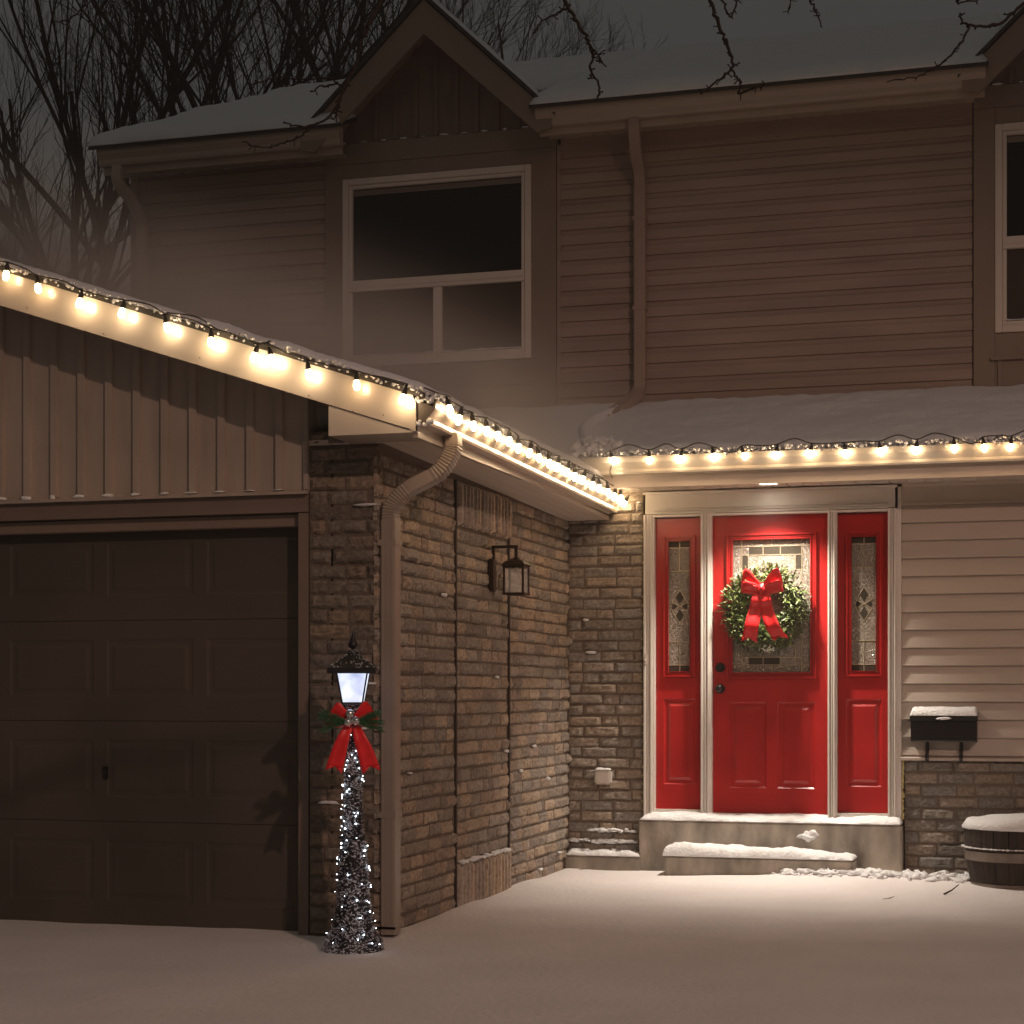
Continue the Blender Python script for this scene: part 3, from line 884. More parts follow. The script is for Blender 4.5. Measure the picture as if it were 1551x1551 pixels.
# sidelights
def sidelight(x0, x1, a0, a1):
    b = MB(); c0, c1 = 1.405, 2.335
    pn = (a0 - .03, a1 + .03, 0.62, 1.22)
    slab_with_panels(b, x0, x1, 0.445, 2.49, YO, YO + 0.045, [(a0, a1, c0, c1), pn])
    frame_panel(b, *pn, YO, 0.012, 0.03)
    glass_frame(b, a0 - .032, a1 + .032, c0 - .032, c1 + .032, YO, .04)
    s_ = b.build("sidelight", doorred_m, house, smooth=True, auto=30)
    b = MB(); b.box(a0 + .001, a1 - .001, YO + .012, YO + .02, c0 + .001, c1 - .001); b.build("glass", glass_m, s_)
    xm = (a0 + a1) / 2; zc = (c0 + c1) / 2
    b = MB()
    pts = [((a0, c1 - .052), (a1, c1 - .052)), ((a0, c0 + .052), (a1, c0 + .052)), ((a0, c1 - .215), (a1, c1 - .215)), ((a0, c0 + .215), (a1, c0 + .215)),
           ((xm, c1), (xm, c1 - .215)), ((xm, c0), (xm, c0 + .215)), ((a0, zc), (xm - .055, zc)), ((xm + .055, zc), (a1, zc)),
           ((xm, zc + .115), (xm - .055, zc + .03)), ((xm, zc + .115), (xm + .055, zc + .03)), ((xm, zc - .115), (xm - .055, zc - .03)), ((xm, zc - .115), (xm + .055, zc - .03)),
           ((xm - .055, zc + .03), (xm + .055, zc - .03)), ((xm - .055, zc - .03), (xm + .055, zc + .03)),
           ((a0 + .003, c0), (a0 + .003, c1)), ((a1 - .003, c0), (a1 - .003, c1))]
    came(b, pts, YO + .0115, .006)
    b.build("lead_came", came_m, s_)
    for q in ((xm, zc + .065, .028, .05), (xm, zc - .065, .028, .05), (xm - .04, zc, .02, .028), (xm + .04, zc, .02, .028)):
        b = MB()
        b.poly([(q[0], YO + .0118, q[1] + q[3]), (q[0] + q[2], YO + .0118, q[1]), (q[0], YO + .0118, q[1] - q[3]), (q[0] - q[2], YO + .0118, q[1])], (0, -.0016, 0))
        b.build("bevelled_glass", beveldk_m, s_)
    for a, c in ((a0, xm), (xm, a1)):
        for zz0, zz1 in ((c1 - .048, c1 - .004), (c0 + .004, c0 + .048)):
            b = MB(); b.box(a + .005, c - .005, YO + .0105, YO + .012, zz0, zz1); b.build("bevelled_glass", beveldk_m, s_)
    return s_
sidelight(-2.708, -2.380, -2.625, -2.458)
sidelight(-1.436, -1.096, -1.351, -1.171)
# doorbell and outlet cover
b = MB(); b.box(-2.782, -2.755, YD - .066, YD - .047, 1.455, 1.535, bev=.008); b.ball((-2.768, YD - .066, 1.49), .008, sub=2)
b.build("doorbell", ply_m, house, smooth=True, auto=40)
b = MB(); b.box(-3.135, -3.02, YD - .07, YD + .01, 0.615, 0.715, bev=.012)
oc = b.build("outlet_cover", ply_m, house, smooth=True, auto=40)
snow_slab((-3.13, YD - .065, .716), (1, 0, 0), (0, 1, 0), .105, .055, .016, 12, 6, .004, 20, 2, lip=.02).build("snow", snow_m, oc, smooth=True)

# --- lap siding
def lap(mb, x0, x1, z0, z1, y, exp=0.12, lip=0.018, seed=0, cove=True):
    rr = random.Random(seed)
    n = max(1, round((z1 - z0) / exp)); e_ = (z1 - z0) / n
    for i in range(n):
        a = z0 + i * e_
        # profile: flat face, then a cove cut back at the top of every course
        prof = [(lip, a), (lip + .001, a + .004), (lip, a + e_ * .60), (lip * .45, a + e_ * .70), (0.002, a + e_ * .80), (0.001, a + e_), (-.02, a + e_), (-.02, a)]
        if not cove: prof = [(lip, a), (lip + .0005, a + .005), (.003, a + e_), (-.02, a + e_), (-.02, a)]
        w0 = rr.uniform(-.0008, .0008)
        mb.prism([(p + w0, q) for p, q in prof], (x0, y, 0), (x1, y, 0), (0, -1, 0))
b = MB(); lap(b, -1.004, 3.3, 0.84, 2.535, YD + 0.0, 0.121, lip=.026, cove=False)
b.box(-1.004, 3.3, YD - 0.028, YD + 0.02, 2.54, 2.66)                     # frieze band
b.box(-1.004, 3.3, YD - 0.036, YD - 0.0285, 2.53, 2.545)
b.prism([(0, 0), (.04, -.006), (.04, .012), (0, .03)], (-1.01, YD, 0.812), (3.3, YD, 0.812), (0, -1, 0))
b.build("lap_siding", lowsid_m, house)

# --- recessed porch light
b = MB()
b.lathe([(.058, 0), (.082, -.001), (.085, -.006), (.080, -.010), (.062, -.006), (.058, 0)], (-1.87, 12.405, 2.684), 32)
rl = b.build("recessed_light", trimwh_m, house, smooth=True)
b = MB(); b.lathe([(.001, -.001), (.060, -.002), (.060, .001), (.001, .002)], (-1.87, 12.405, 2.681), 24)
b.build("lens", mat("porch_lens", (1, 1, 1), .4, emit=(1, .88, .72), estr=18), rl)
sp = bpy.data.lights.new("porch_light", 'SPOT')
sp.energy = PORCH_POWER; sp.spot_size = R(108); sp.spot_blend = 1.0; sp.color = (1.0, .88, .74); sp.shadow_soft_size = .05
so = bpy.data.objects.new("porch_light", sp); so.location = (-1.87, 12.405, 2.668); COL.objects.link(so)
so.parent = rl; so.location = Vector((-1.87, 12.405, 2.668)) - parent_loc(rl)

# --- upper storey
b = MB()
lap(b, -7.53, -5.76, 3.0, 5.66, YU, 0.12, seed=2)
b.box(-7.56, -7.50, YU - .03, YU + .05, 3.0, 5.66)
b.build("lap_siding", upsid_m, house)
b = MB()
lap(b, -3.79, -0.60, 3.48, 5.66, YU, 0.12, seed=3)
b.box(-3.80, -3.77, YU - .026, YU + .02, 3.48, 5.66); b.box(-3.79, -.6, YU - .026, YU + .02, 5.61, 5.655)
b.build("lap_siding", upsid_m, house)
# back and end walls of the main block
b = MB(); b.box(-7.52, 3.4, YU + .06, 22.0, 0, 5.66)
b.build("rear_wall", upsid_m, house)
b = MB(); b.box(-9.2, XW - .26, YD + .1, YU + .05, 0, 2.75); b.box(-9.2, -9.0, YG + .2, YD, 0, 2.5)
b.build("garage_wall", gable_m, house)

def bay(cx, name_seed):
    x0, x1 = cx - .985, cx + .985
    b = MB()
    yb = YU - .035
    wx0, wx1, wz0, wz1 = cx - .83, cx + .78, 3.93, 5.475
    b.box(x0, wx0 - .002, yb, YU + .05, 3.3, 5.598); b.box(wx1 + .002, x1, yb, YU + .05, 3.3, 5.598)
    b.box(x0, x1, yb - .003, YU + .05, 5.6, 5.765); b.box(wx0, wx1, yb + .004, YU + .05, 5.48, 5.598)
    b.box(wx0, wx1, yb + .004, YU + .05, 3.3, 3.925)
    b.box(wx0 - .03, wx1 + .03, yb - .03, yb - .003, 3.725, 3.75)
    b.box(wx0 + .02, wx0 + .05, yb - .012, yb + .003, 3.45, 3.72)
    bw = b.build("bay_wall", trimdk_m, house)
    # gable panel
    b = MB(); ap = 6.70
    b.poly([(x0, YU - .02, 5.768), (x1, YU - .02, 5.768), (cx, YU - .02, ap)], (0, .08, 0))
    x = x0 + .1
    while x < x1 - .05:
        zt = ap - abs(x - cx) / .985 * (ap - 5.768)
        b.box(x - .02, x + .02, YU - .042, YU - .018, 5.77, zt, bev=.004); x += .1725
    gp = b.build("gable_panel", panel_m, house)
    lump = MB(); x = x0 + .14; rr = random.Random(name_seed)
    while x < x1 - .05:
        lump.ball((x + .03, YU - .045, 5.772), 1, sub=2, nz=.7, sc=(rr.uniform(.015, .04), .010, rr.uniform(.003, .009)), seed=int(x * 50)); x += .1725
    lump.build("snow", snow_m, gp, smooth=True)["kind"] = "stuff"
    # rake boards and gable roof
    b = MB(); sl = .955
    A = 6.74; hw = 1.05
    for s_ in (-1, 1):
        b.poly([(cx, YE, A), (cx + s_ * hw, YE, A - hw * sl), (cx + s_ * hw, YE, A - hw * sl - .10), (cx + s_ * (hw - .12), YE, A - hw * sl - .13), (cx, YE, A - .27)], (0, .024, 0))
        b.poly([(cx, YE + .026, A - .05), (cx + s_ * hw, YE + .026, A - hw * sl - .05), (cx + s_ * hw, YE + .026, A - hw * sl - .07), (cx, YE + .026, A - .07)], (0, YU - YE - .03, 0))
    b.build("rake_board", trimdk_m, house)
    b = MB()
    for s_ in (-1, 1):
        hw2 = hw + .03
        b.poly([(cx, YE - .03, A + .012), (cx + s_ * hw2, YE - .03, A + .012 - hw2 * sl), (cx + s_ * hw2, YE - .03, A + .042 - hw2 * sl), (cx, YE - .03, A + .042)], (0, 2.6, 0))
    gr_ = b.build("gable_roof", shingle_m, house)
    mb = MB()
    for s_ in (-1, 1):
        e_ = Vector((s_ * 1, 0, -sl)).normalized()
        q = snow_slab(Vector((cx, YE - .012, A + .046)), e_, (0, 1, 0), 1.46, 2.5, .035, 50, 20, .012, 4, s_ * 3, lip=.05, up=Vector((s_ * sl, 0, 1)).normalized())
        mb.add(q.v, q.f)
    mb.build("snow", snow_m, gr_, smooth=True)
    # window: two over one
    b = MB(); yw = yb - .012
    def fr(ax0, ax1, az0, az1, w, y, d):
        b.box(ax0, ax0 + w, y, y + d, az0, az1, bev=.004); b.box(ax1 - w, ax1, y, y + d, az0, az1, bev=.004)
        b.box(ax0 + w + .0005, ax1 - w - .0005, y, y + d, az0, az0 + w, bev=.004); b.box(ax0 + w + .0005, ax1 - w - .0005, y, y + d, az1 - w, az1, bev=.004)
    fr(wx0, wx1, wz0, wz1, .052, yw, .06)
    fr(wx0 + .053, wx1 - .053, wz0 + .053, wz1 - .053, .03, yw + .012, .05)
    zr = 4.592
    b.box(wx0 + .054, wx1 - .054, yw - .004, yw + .05, zr - .045, zr + .045, bev=.004)
    b.box(wx0 + .054, wx1 - .054, yw - .010, yw - .0035, zr - .012, zr + .0, bev=.002)
    cxm = cx - .008
    b.box(cxm - .036, cxm + .036, yw + .004, yw + .05, wz0 + .084, zr - .046, bev=.004)
    w_ = b.build("window", frame_m, house, smooth=True, auto=35)
    b = MB(); b.box(wx0 + .08, wx1 - .08, yw + .042, yw + .048, zr + .04, wz1 - .08); pn_ = b.build("pane", glassdk_m, w_)
    b = MB(); b.box(wx0 + .085, wx1 - .085, yw + .038, yw + .0415, wz1 - .135, wz1 - .09); b.build("blind", gtrim_m, w_)
    b = MB(); b.box(wx0 + .08, cxm - .03, yw + .034, yw + .040, wz0 + .08, zr - .04); b.build("pane", reflect_tint_m, w_)
    b = MB(); b.box(cxm + .03, wx1 - .08, yw + .034, yw + .040, wz0 + .08, zr - .04); b.build("pane", reflect_tint_m, w_)
    snow_slab((wx0 + .06, yw + .004, wz0 + .086), (1, 0, 0), (0, 1, 0), 1.48, .028, .012, 60, 4, .008, 9, 2, lip=.01).build("snow", snow_m, w_, smooth=True)
    return bw
bay(-4.79, 1)
bay(0.395, 2)

# --- main roof and eaves
b = MB()
RY, RS = 18.0, 0.416
def mz(y): return 5.80 + (y - YE) * RS
for xa, xb, ya in ((-7.72, -5.49, YE - .06), (-5.49, -3.91, YU + .1), (-3.91, -.47, YE - .06), (-.47, 1.26, YU + .1), (1.26, 3.5, YE - .06)):
    b.poly([(xa, ya, mz(ya)), (xa, RY, mz(RY)), (xa, RY + 4.3, mz(RY) - 4.3 * RS), (xa, RY + 4.3, mz(RY) - 4.3 * RS + .03), (xa, RY, mz(RY) + .03), (xa, ya, mz(ya) + .03)], (xb - xa, 0, 0))
mr_ = b.build("main_roof", shingle_m, house)
e3 = Vector((0, 1, RS)).normalized()
mb = MB()
for (xa, xb, sd) in ((-7.74, -5.50, 1), (-3.90, -0.48, 2)):
    q = snow_slab(Vector((xa, YE - .07, mz(YE - .07) + .03)), (1, 0, 0), e3, xb - xa, 4.36 * 1.083, .10, 70, 60, .03, 1.6, sd, lip=.12)
    mb.add(q.v, q.f)
q = snow_slab(Vector((-5.5, YE + 1.2, mz(YE + 1.2) + .03)), (1, 0, 0), e3, 1.6, 3.1 * 1.083, .10, 30, 40, .03, 1.6, 5, lip=.02); mb.add(q.v, q.f)
q = snow_slab(Vector((-0.48, YE + 1.2, mz(YE + 1.2) + .03)), (1, 0, 0), e3, 3.9, 3.1 * 1.083, .10, 40, 40, .03, 1.6, 6, lip=.02); mb.add(q.v, q.f)
mb.build("snow", snow_m, mr_, smooth=True)
b = MB(); p = atY(1415, 92, 17.0)
zr = mz(17.0)
b.lathe([(.055, 0), (.055, p.z - zr + .12), (.075, p.z - zr + .13), (.08, p.z - zr + .22), (.05, p.z - zr + .25)], (p.x, 17.0, zr), 16)
b.build("vent_pipe", blackmet_m, mr_, smooth=True, auto=40)
for (xa, xb) in ((-7.66, -5.50), (-3.87, -0.49)):
    b = MB()
    b.prism([(0, 0), (.055, 0), (.066, .02), (.068, .05), (.10, .09), (.105, .15), (.09, .15), (.006, .15), (0, .15)], (xa, YE + .07, 5.655), (xb, YE + .07, 5.655), (0, -1, 0))
    b.box(xa + .01, xb - .01, YE + .072, YE + .10, 5.60, 5.80)
    b.build("gutter", eave_m, house)
    b = MB(); x = xa + .02
    while x < xb - .1:
        b.box(x, x + .112, YE + .102, YU - .02, 5.655, 5.672); b.box(x + .112, x + .121, YE + .102, YU - .02, 5.661, 5.672); x += .121
    b.build("soffit", eave_m, house)
# upper downspouts
b = MB()
path = spline([(-3.10, YE + .04, 5.66), (-3.10, YE + .05, 5.56), (-3.11, YE + .16, 5.43), (-3.115, YU - .09, 5.30), (-3.115, YU - .075, 5.15)], 8)
b.rect_tube(path, .085, .07, (1, 0, 0))
b.rect_tube([(-3.115, YU - .075, 5.18), (-3.115, YU - .075, 3.70)], .09, .075, (1, 0, 0))
for z in (4.95, 4.25): b.box(-3.166, -3.064, YU - .116, YU - .02, z, z + .03)
path = spline([(-3.115, YU - .075, 3.72), (-3.118, YU - .08, 3.64), (-3.13, YU - .16, 3.57), (-3.20, YU - .45, pz(YU - .45) + .10), (-3.27, YU - .75, pz(YU - .75) + .07)], 6)
b.rect_tube(path, .088, .072, (1, 0, 0))
ds = b.build("downspout", mat("upper_spout_paint", (.36, .255, .21), .5, var=.06, vscale=5), house, smooth=True, auto=35)
b = MB()
pts = spline([(-3.19, YU - .45, 0), (-3.26, YU - .72, 0), (-3.29, YU - 1.05, 0), (-3.22, YU - 1.4, 0), (-3.12, YU - 1.7, 0)], 10)
k = len(pts)
pts = [Vector((p.x, p.y, pz(p.y) + .085 + .012 * (1 - i / k))) for i, p in enumerate(pts)]
b.tube(pts, [.015 + .035 * math.sin(math.pi * min(1, .15 + i / (k - 1) * .8)) + .010 * noise.noise(Vector((i * .45, 0, 0))) for i in range(k)], 14)
b.build("snow", snow_m, ds, smooth=True)
b = MB()
path = spline([(-7.50, YE + .04, 5.66), (-7.50, YE + .05, 5.52), (-7.46, YE + .2, 5.40), (-7.42, YU - .10, 5.24), (-7.42, YU - .085, 5.1)], 8)
b.rect_tube(path, .085, .07, (1, 0, 0)); b.rect_tube([(-7.42, YU - .085, 5.12), (-7.42, YU - .085, 3.5)], .09, .075, (1, 0, 0))
b.build("downspout", eave_m, house, smooth=True, auto=35)

# ------------------------------------------------------------------ stoop and step
sx0, sx1 = -2.80, -0.995
b = MB(); b.box(sx0, sx1, YD - .13, YD + .10, -.1, .372, bev=.012)
st = b.build("porch_stoop", conc_m, smooth=True, auto=40)
tag(st, "grey concrete stoop under the red front door, snow along its top", "stoop")
snow_slab((sx0 + .005, YD - .128, .372), (1, 0, 0), (0, 1, 0), sx1 - sx0 - .01, .155, .045, 140, 12, .022, 2.6, 4, lip=.05, profile=lambda a, c: .55 + .9 * c).build("snow", snow_m, st, smooth=True)
b = MB(); b.ball((-1.615, YD - .135, .285), .05, sub=3, nz=.9, sc=(1.1, .35, .55), seed=5); b.ball((-1.58, YD - .135, .30), .03, sub=2, nz=.9, sc=(1, .5, .9), seed=8)
b.build("snow_clump", snow_m, st, smooth=True)
b = MB(); b.box(-2.56, -1.29, YD - .40, YD - .135, -.1, .155, bev=.015)
stp = b.build("concrete_step", conc_m, smooth=True, auto=40)
tag(stp, "low concrete step with a thick pillow of snow, in front of the stoop", "step")
snow_slab((-2.575, YD - .405, .15), (1, 0, 0), (0, 1, 0), 1.285, .265, .075, 130, 26, .016, 6, 9, lip=.06, profile=lambda a, c: 1.1 - .75 * max(0, a - .12) + (.25 * math.exp(-((a - .66) / .06) ** 2))).build("snow", snow_m, stp, smooth=True)

# loose snow clumps along the foot of the wall
b = MB(); rr = random.Random(21)
for i in range(420):
    x = rr.choice((rr.uniform(-1.75, .4), rr.uniform(-1.2, .4), rr.gauss(-1.45, .18)))
    y = 12.30 + rr.gauss(0, .055) + (x + 1.7) * .07
    r_ = rr.choice((.008, .012, .018, .025, .032)) * rr.uniform(.7, 1.2)
    b.ball((x, y, ground_h(x, y) + r_ * .15), r_, sub=2 if r_ > .011 else 1, nz=1.1, sc=(rr.uniform(1, 1.7), rr.uniform(.8, 1.3), rr.uniform(.55, .95)), seed=i)
cl = b.build("snow_clumps", snow_m, smooth=True)
cl["kind"] = "stuff"
tag(cl, "crumbled loose snow heaped along the foot of the step and brick wall", "snow clumps")

# twigs and leaf on the snow
def twig(px, py, L_, ang, label, leaf=False):
    p = atZ(px, py, 0.0); z = ground_h(p.x, p.y)
    b = MB()
    if leaf:
        b.poly([(0, 0, .004), (.03, .01, .012), (.05, 0, .02), (.03, -.012, .01)], (0, 0, .003)); b.tube([(-.02, 0, .004), (0, 0, .006)], .002, 5)
    else:
        b.tube([(0, 0, .004), (L_ * .5 * math.cos(ang), L_ * .5 * math.sin(ang), .02), (L_ * math.cos(ang), L_ * math.sin(ang), .05)], [.006, .005, .003], 6)
        b.tube([(L_ * .5 * math.cos(ang), L_ * .5 * math.sin(ang), .02), (L_ * .6 * math.cos(ang) + .01, L_ * .55 * math.sin(ang) + .02, .03)], [.003, .002], 5)
    o = b.build("leaf" if leaf else "twig", dirt_m)
    o.location = (p.x, p.y, z)
    return tag(o, label, "leaf" if leaf else "twig")
twig(1430, 1358, .16, R(60), "thin dark twig lying on the snow in front of the barrel")
twig(1342, 1364, .05, 0, "small curled dead leaf on the snow right of the step", True)
twig(882, 1322, .05, 0, "tiny dark leaf on the snow by the brick corner left of the step", True)

# ------------------------------------------------------------------ mailbox
mx0, mx1 = -0.935, -0.505
t = thing("mailbox", (-.72, YD - .02, .93), "black mailbox with snowy lid and two hooks, hung on the pale siding beside the door", "mailbox")
b = MB()
prof = [(0, .935), (.125, .935), (.132, .945), (.132, 1.10), (.0, 1.128)]
b.prism([(a, c) for a, c in prof], (mx0, YD - .017, 0), (mx1, YD - .017, 0), (0, -1, 0))
b.build("box", blackmet_m, t)
b = MB()
b.prism([(0, 1.131), (.138, 1.103), (.145, 1.075), (.150, 1.075), (.146, 1.108), (0, 1.142)], (mx0 - .006, YD - .017, 0), (mx1 + .006, YD - .017, 0), (0, -1, 0))
b.box(-.775, -.665, YD - .175, YD - .165, 1.078, 1.09, bev=.003)
lid = b.build("lid", blackmet_m, t)
mb = snow_slab((mx0 - .004, YD - .165, 1.108), (1, 0, 0), Vector((0, 1, .2)).normalized(), mx1 - mx0 + .008, .145, .038, 50, 12, .006, 8, 4, lip=.03)
mb.ball((-.72, YD - .172, 1.092), 1, sub=2, nz=.4, sc=(.05, .01, .009), seed=3)
mb.build("snow", snow_m, lid, smooth=True)
for x in (-.832, -.610):
    b = MB(); pts = spline([(x, YD - .05, .94), (x, YD - .05, .86), (x, YD - .06, .815), (x, YD - .10, .805), (x, YD - .125, .825), (x, YD - .125, .85)], 5)
    b.tube(pts, .011, 8); b.box(x - .012, x + .012, YD - .06, YD - .03, .86, .94, bev=.004)
    b.build("hook", blackmet_m, t, smooth=True, auto=40)

# ------------------------------------------------------------------ half barrel
bc = Vector((0.075, 12.33, 0.0)); bc = atY(1541, 1330, 12.34); bc.z = -0.02
t = thing("barrel_planter", bc, "dark wooden half barrel planter heaped with snow, on the ground at the right edge", "planter")
RB = .335
b = MB()
N = 22
prof = [(.285, 0.0), (.305, .08), (.322, .18), (.333, .27), (.335, .36), (.335, .395), (.305, .395), (.30, .30)]
vs = []
for i in range(N):
    a0 = 2 * math.pi * i / N + .008; a1 = 2 * math.pi * (i + 1) / N - .008; am = (a0 + a1) / 2
    k = len(prof); vs = []
    for r_, z in prof:
        for a in (a0, am, a1): vs.append((bc.x + r_ * math.cos(a), bc.y + r_ * math.sin(a), z))
    fs = [(j * 3 + q, j * 3 + q + 1, j * 3 + q + 4, j * 3 + q + 3) for j in range(k - 1) for q in range(2)]
    b.add(vs, fs)
b.lathe([(.001, -.01), (.296, -.01), (.297, .06), (.326, .29), (.001, .29)], bc, 44)
b.build("staves", wood_m, t, smooth=True, auto=35)
for z0, z1, ra, rb in ((.205, .265, .3268, .3345), (.012, .06, .289, .3015)):
    b = MB(); b.lathe([(ra, z0), (ra + .004, z0), (rb + .004, z1), (rb, z1), (ra - .004, z1), (ra - .004, z0)], bc, 44)
    h_ = b.build("hoop", hoop_m, t, smooth=True, auto=40)
    mb = MB(); rr = random.Random(6)
    if z0 > .1:
        for i in range(40):
            a = R(180 + i * 4.5); mb.ball((bc.x + .338 * math.cos(a), bc.y + .338 * math.sin(a), z1 + .002), 1, sub=1, nz=.5, sc=(.018, .010, rr.uniform(.002, .008)), seed=i)
        mb.build("snow", snow_m, h_, smooth=True)["kind"] = "stuff"
b = MB()
n, m = 48, 12; vs = []
for j in range(m + 1):
    r_ = .352 * j / m
    for i in range(n):
        a = 2 * math.pi * i / n
        x = r_ * math.cos(a); y = r_ * math.sin(a)
        h_ = .395 + .055 + .10 * (x + .2) * (1 if x > -.2 else .3) * .9 + .014 * noise.noise(Vector((x * 6, y * 6, 1)))
        q = j / m
        if q > .86: h_ -= .05 * ((q - .86) / .14) ** 2
        vs.append((bc.x + x * (1 + .02 * noise.noise(Vector((a * 3, 0, 0)))), bc.y + y, h_))
vs += [(bc.x + .345 * math.cos(2 * math.pi * i / n), bc.y + .345 * math.sin(2 * math.pi * i / n), .388 - .012 * max(0, noise.noise(Vector((i * .8, 3, 0))))) for i in range(n)]
fs = [(j * n + i, j * n + (i + 1) % n, (j + 1) * n + (i + 1) % n, (j + 1) * n + i) for j in range(m + 1) for i in range(n)]
b.add(vs, fs)
b.build("snow", snow_m, t, smooth=True)

# ------------------------------------------------------------------ wall lantern
lc = Vector((XW + .165, 10.83, 0))
t = thing("wall_lantern", (XW, 10.80, 1.99), "unlit bronze carriage lantern with clear glass, on the brick side wall of the garage", "wall light")
b = MB(); b.box(XW - .004, XW + .028, 10.755, 10.845, 1.885, 2.085, bev=.008); b.build("back_plate", bronze_m, t, smooth=True, auto=40)
b = MB()
b.box(XW + .010, XW + .028, 10.79, 10.81, 2.08, 2.165); b.box(XW + .010, XW + .176, 10.79, 10.81, 2.150, 2.168); b.box(XW + .156, XW + .174, 10.79, 10.81, 2.075, 2.151)
b.build("arm", bronze_m, t)
c = Vector((XW + .165, 10.80, 0)); hw = .060
b = MB()
for sx in (-1, 1):
    for sy in (-1, 1):
        b.box(c.x + sx * hw - .006, c.x + sx * hw + .006, c.y + sy * hw - .006, c.y + sy * hw + .006, 1.872, 2.03)
for z in (1.862, 2.026):
    for sx in (-1, 1):
        b.box(c.x + sx * hw - .008, c.x + sx * hw + .008, c.y - hw - .008, c.y + hw + .008, z, z + .013)
        b.box(c.x - hw + .009, c.x + hw - .009, c.y + sx * hw - .008, c.y + sx * hw + .008, z, z + .013)
b.build("cage", bronze_m, t)
b = MB()
r1, r2 = hw + .014, .018
vs = []
for r_, z in ((r1, 2.040), (r1, 2.048), (r1 * .72, 2.068), (r2, 2.082), (r2, 2.09)):
    vs += [(c.x - r_, c.y - r_, z), (c.x + r_, c.y - r_, z), (c.x + r_, c.y + r_, z), (c.x - r_, c.y + r_, z)]
fs = [(k * 4 + q, k * 4 + (q + 1) % 4, k * 4 + 4 + (q + 1) % 4, k * 4 + 4 + q) for k in range(4) for q in range(4)] + [(3, 2, 1, 0), (16, 17, 18, 19)]
b.add(vs, fs); b.build("roof", bronze_m, t)
b = MB()
for sx in (-1, 1):
    b.box(c.x + sx * hw - .001, c.x + sx * hw + .001, c.y - hw + .007, c.y + hw - .007, 1.876, 2.025)
    b.box(c.x - hw + .007, c.x + hw - .007, c.y + sx * hw - .001, c.y + sx * hw + .001, 1.876, 2.025)
b.build("glass", clear_m, t)
b = MB(); b.lathe([(.012, .14), (.013, .11), (.016, .10), (.029, .07), (.03, .05), (.022, .032), (.001, .025)], (c.x, c.y, 1.885), 16)
b.build("bulb", clear_m, t, smooth=True)
b = MB(); b.lathe([(.014, .155), (.014, .115)], (c.x, c.y, 1.885), 12); b.tube(spline([(c.x - .008, c.y, 2.0), (c.x - .006, c.y, 1.945), (c.x + .01, c.y, 1.94), (c.x + .008, c.y, 2.0)], 4), .0012, 5)
b.build("socket", came_m, t)

# ------------------------------------------------------------------ string lights
def bulb_mesh(r_=.0175):
    b = MB(); b.lathe([(.001, -.052), (.010, -.050), (r_ * .85, -.042), (r_, -.030), (r_ * .93, -.017), (.013, -.004), (.010, 0)], (0, 0, 0), 12)
    return b
def socket_mesh():
    b = MB(); b.lathe([(.0135, -.002), (.0145, .004), (.0125, .022), (.010, .030), (.006, .034)], (0, 0, 0), 10)
    b.box(-.006, .006, -.004, .004, .03, .048)
    return b
proto = {}
BULB_MATS = [bulb_m] + [mat('warm_bulb_%s' % n_, (1, .9, .7), .3, emit=c_, estr=BULB_L * k_) for n_, k_, c_ in (('dim', .62, (1.0, .66, .34)), ('bright', 1.25, (1.0, .71, .40)))]
def string_lights(name, base, bulbs, wire_pts, label):
    t = thing(name, base, label, "string lights", "strings of warm bulbs along the eaves")
    b = MB()
    for w in wire_pts: b.tube(w, .0042, 5)
    b.build("wire", wire_m, t, smooth=True)
    base = Vector(base)
    for (p, tilt) in bulbs:
        if not proto:
            o = bulb_mesh().build("light_bulb", bulb_m, t, smooth=True); s_ = socket_mesh().build("socket", wire_m, o, smooth=True, auto=40)
            s_.location = (0, 0, 0)
            proto['b'] = o; proto['s'] = s_
            for q_ in range(3):
                proto[q_] = o.data.copy(); proto[q_].materials[0] = BULB_MATS[q_]
        else:
            o = proto['b'].copy(); COL.objects.link(o); o.parent = t
            o.data = proto.setdefault(rr.choice((0, 0, 1, 2)), o.data)
            s_ = proto['s'].copy(); COL.objects.link(s_); s_.parent = o; s_.location = (0, 0, 0)
        o.location = Vector(p) - base
        o.rotation_euler = tilt
    return t
rr = random.Random(31)
def rt(): return (rr.uniform(-.22, .22), rr.uniform(-.3, .3), 0)
# along the rake: bulbs hang 6 cm in front of the fascia
YB = YR - .062
rk_px = [(-60, 401), (10, 413), (57, 433), (122, 455), (186, 470), (252, 492), (320, 514), (387, 537), (410, 541), (467, 562), (540, 579), (612, 600)]
bl = []; wire = []
for i, (px, py) in enumerate(rk_px):
    p = atY(px, py - 3, YB)
    p.z = max(p.z, rake_z(p.x) + RT - .085)
    bl.append((p, rt()))
    top = p + Vector((0, 0, .045))
    wire.append(top)
    if i < len(rk_px) - 1:
        wire.append(None)
full = []
for i in range(len(wire)):
    if wire[i] is None:
        a, c = wire[i - 1], wire[i + 1]
        m_ = (a + c) / 2 + Vector((0, .035 + rr.uniform(-.015, .01), rr.uniform(-.010, .022))); full.append(m_)
    else: full.append(wire[i])
w1 = spline(full, 7)
w2 = spline([p + Vector((rr.uniform(-.02, .02), .015 + rr.uniform(-.01, .02), rr.uniform(-.008, .02))) for p in full[10:]], 7)
string_lights("string_lights", (-4.2, YB, 3.0), bl, [w1, w2], "string of warm bulbs sloping up the white gable board above the garage door")
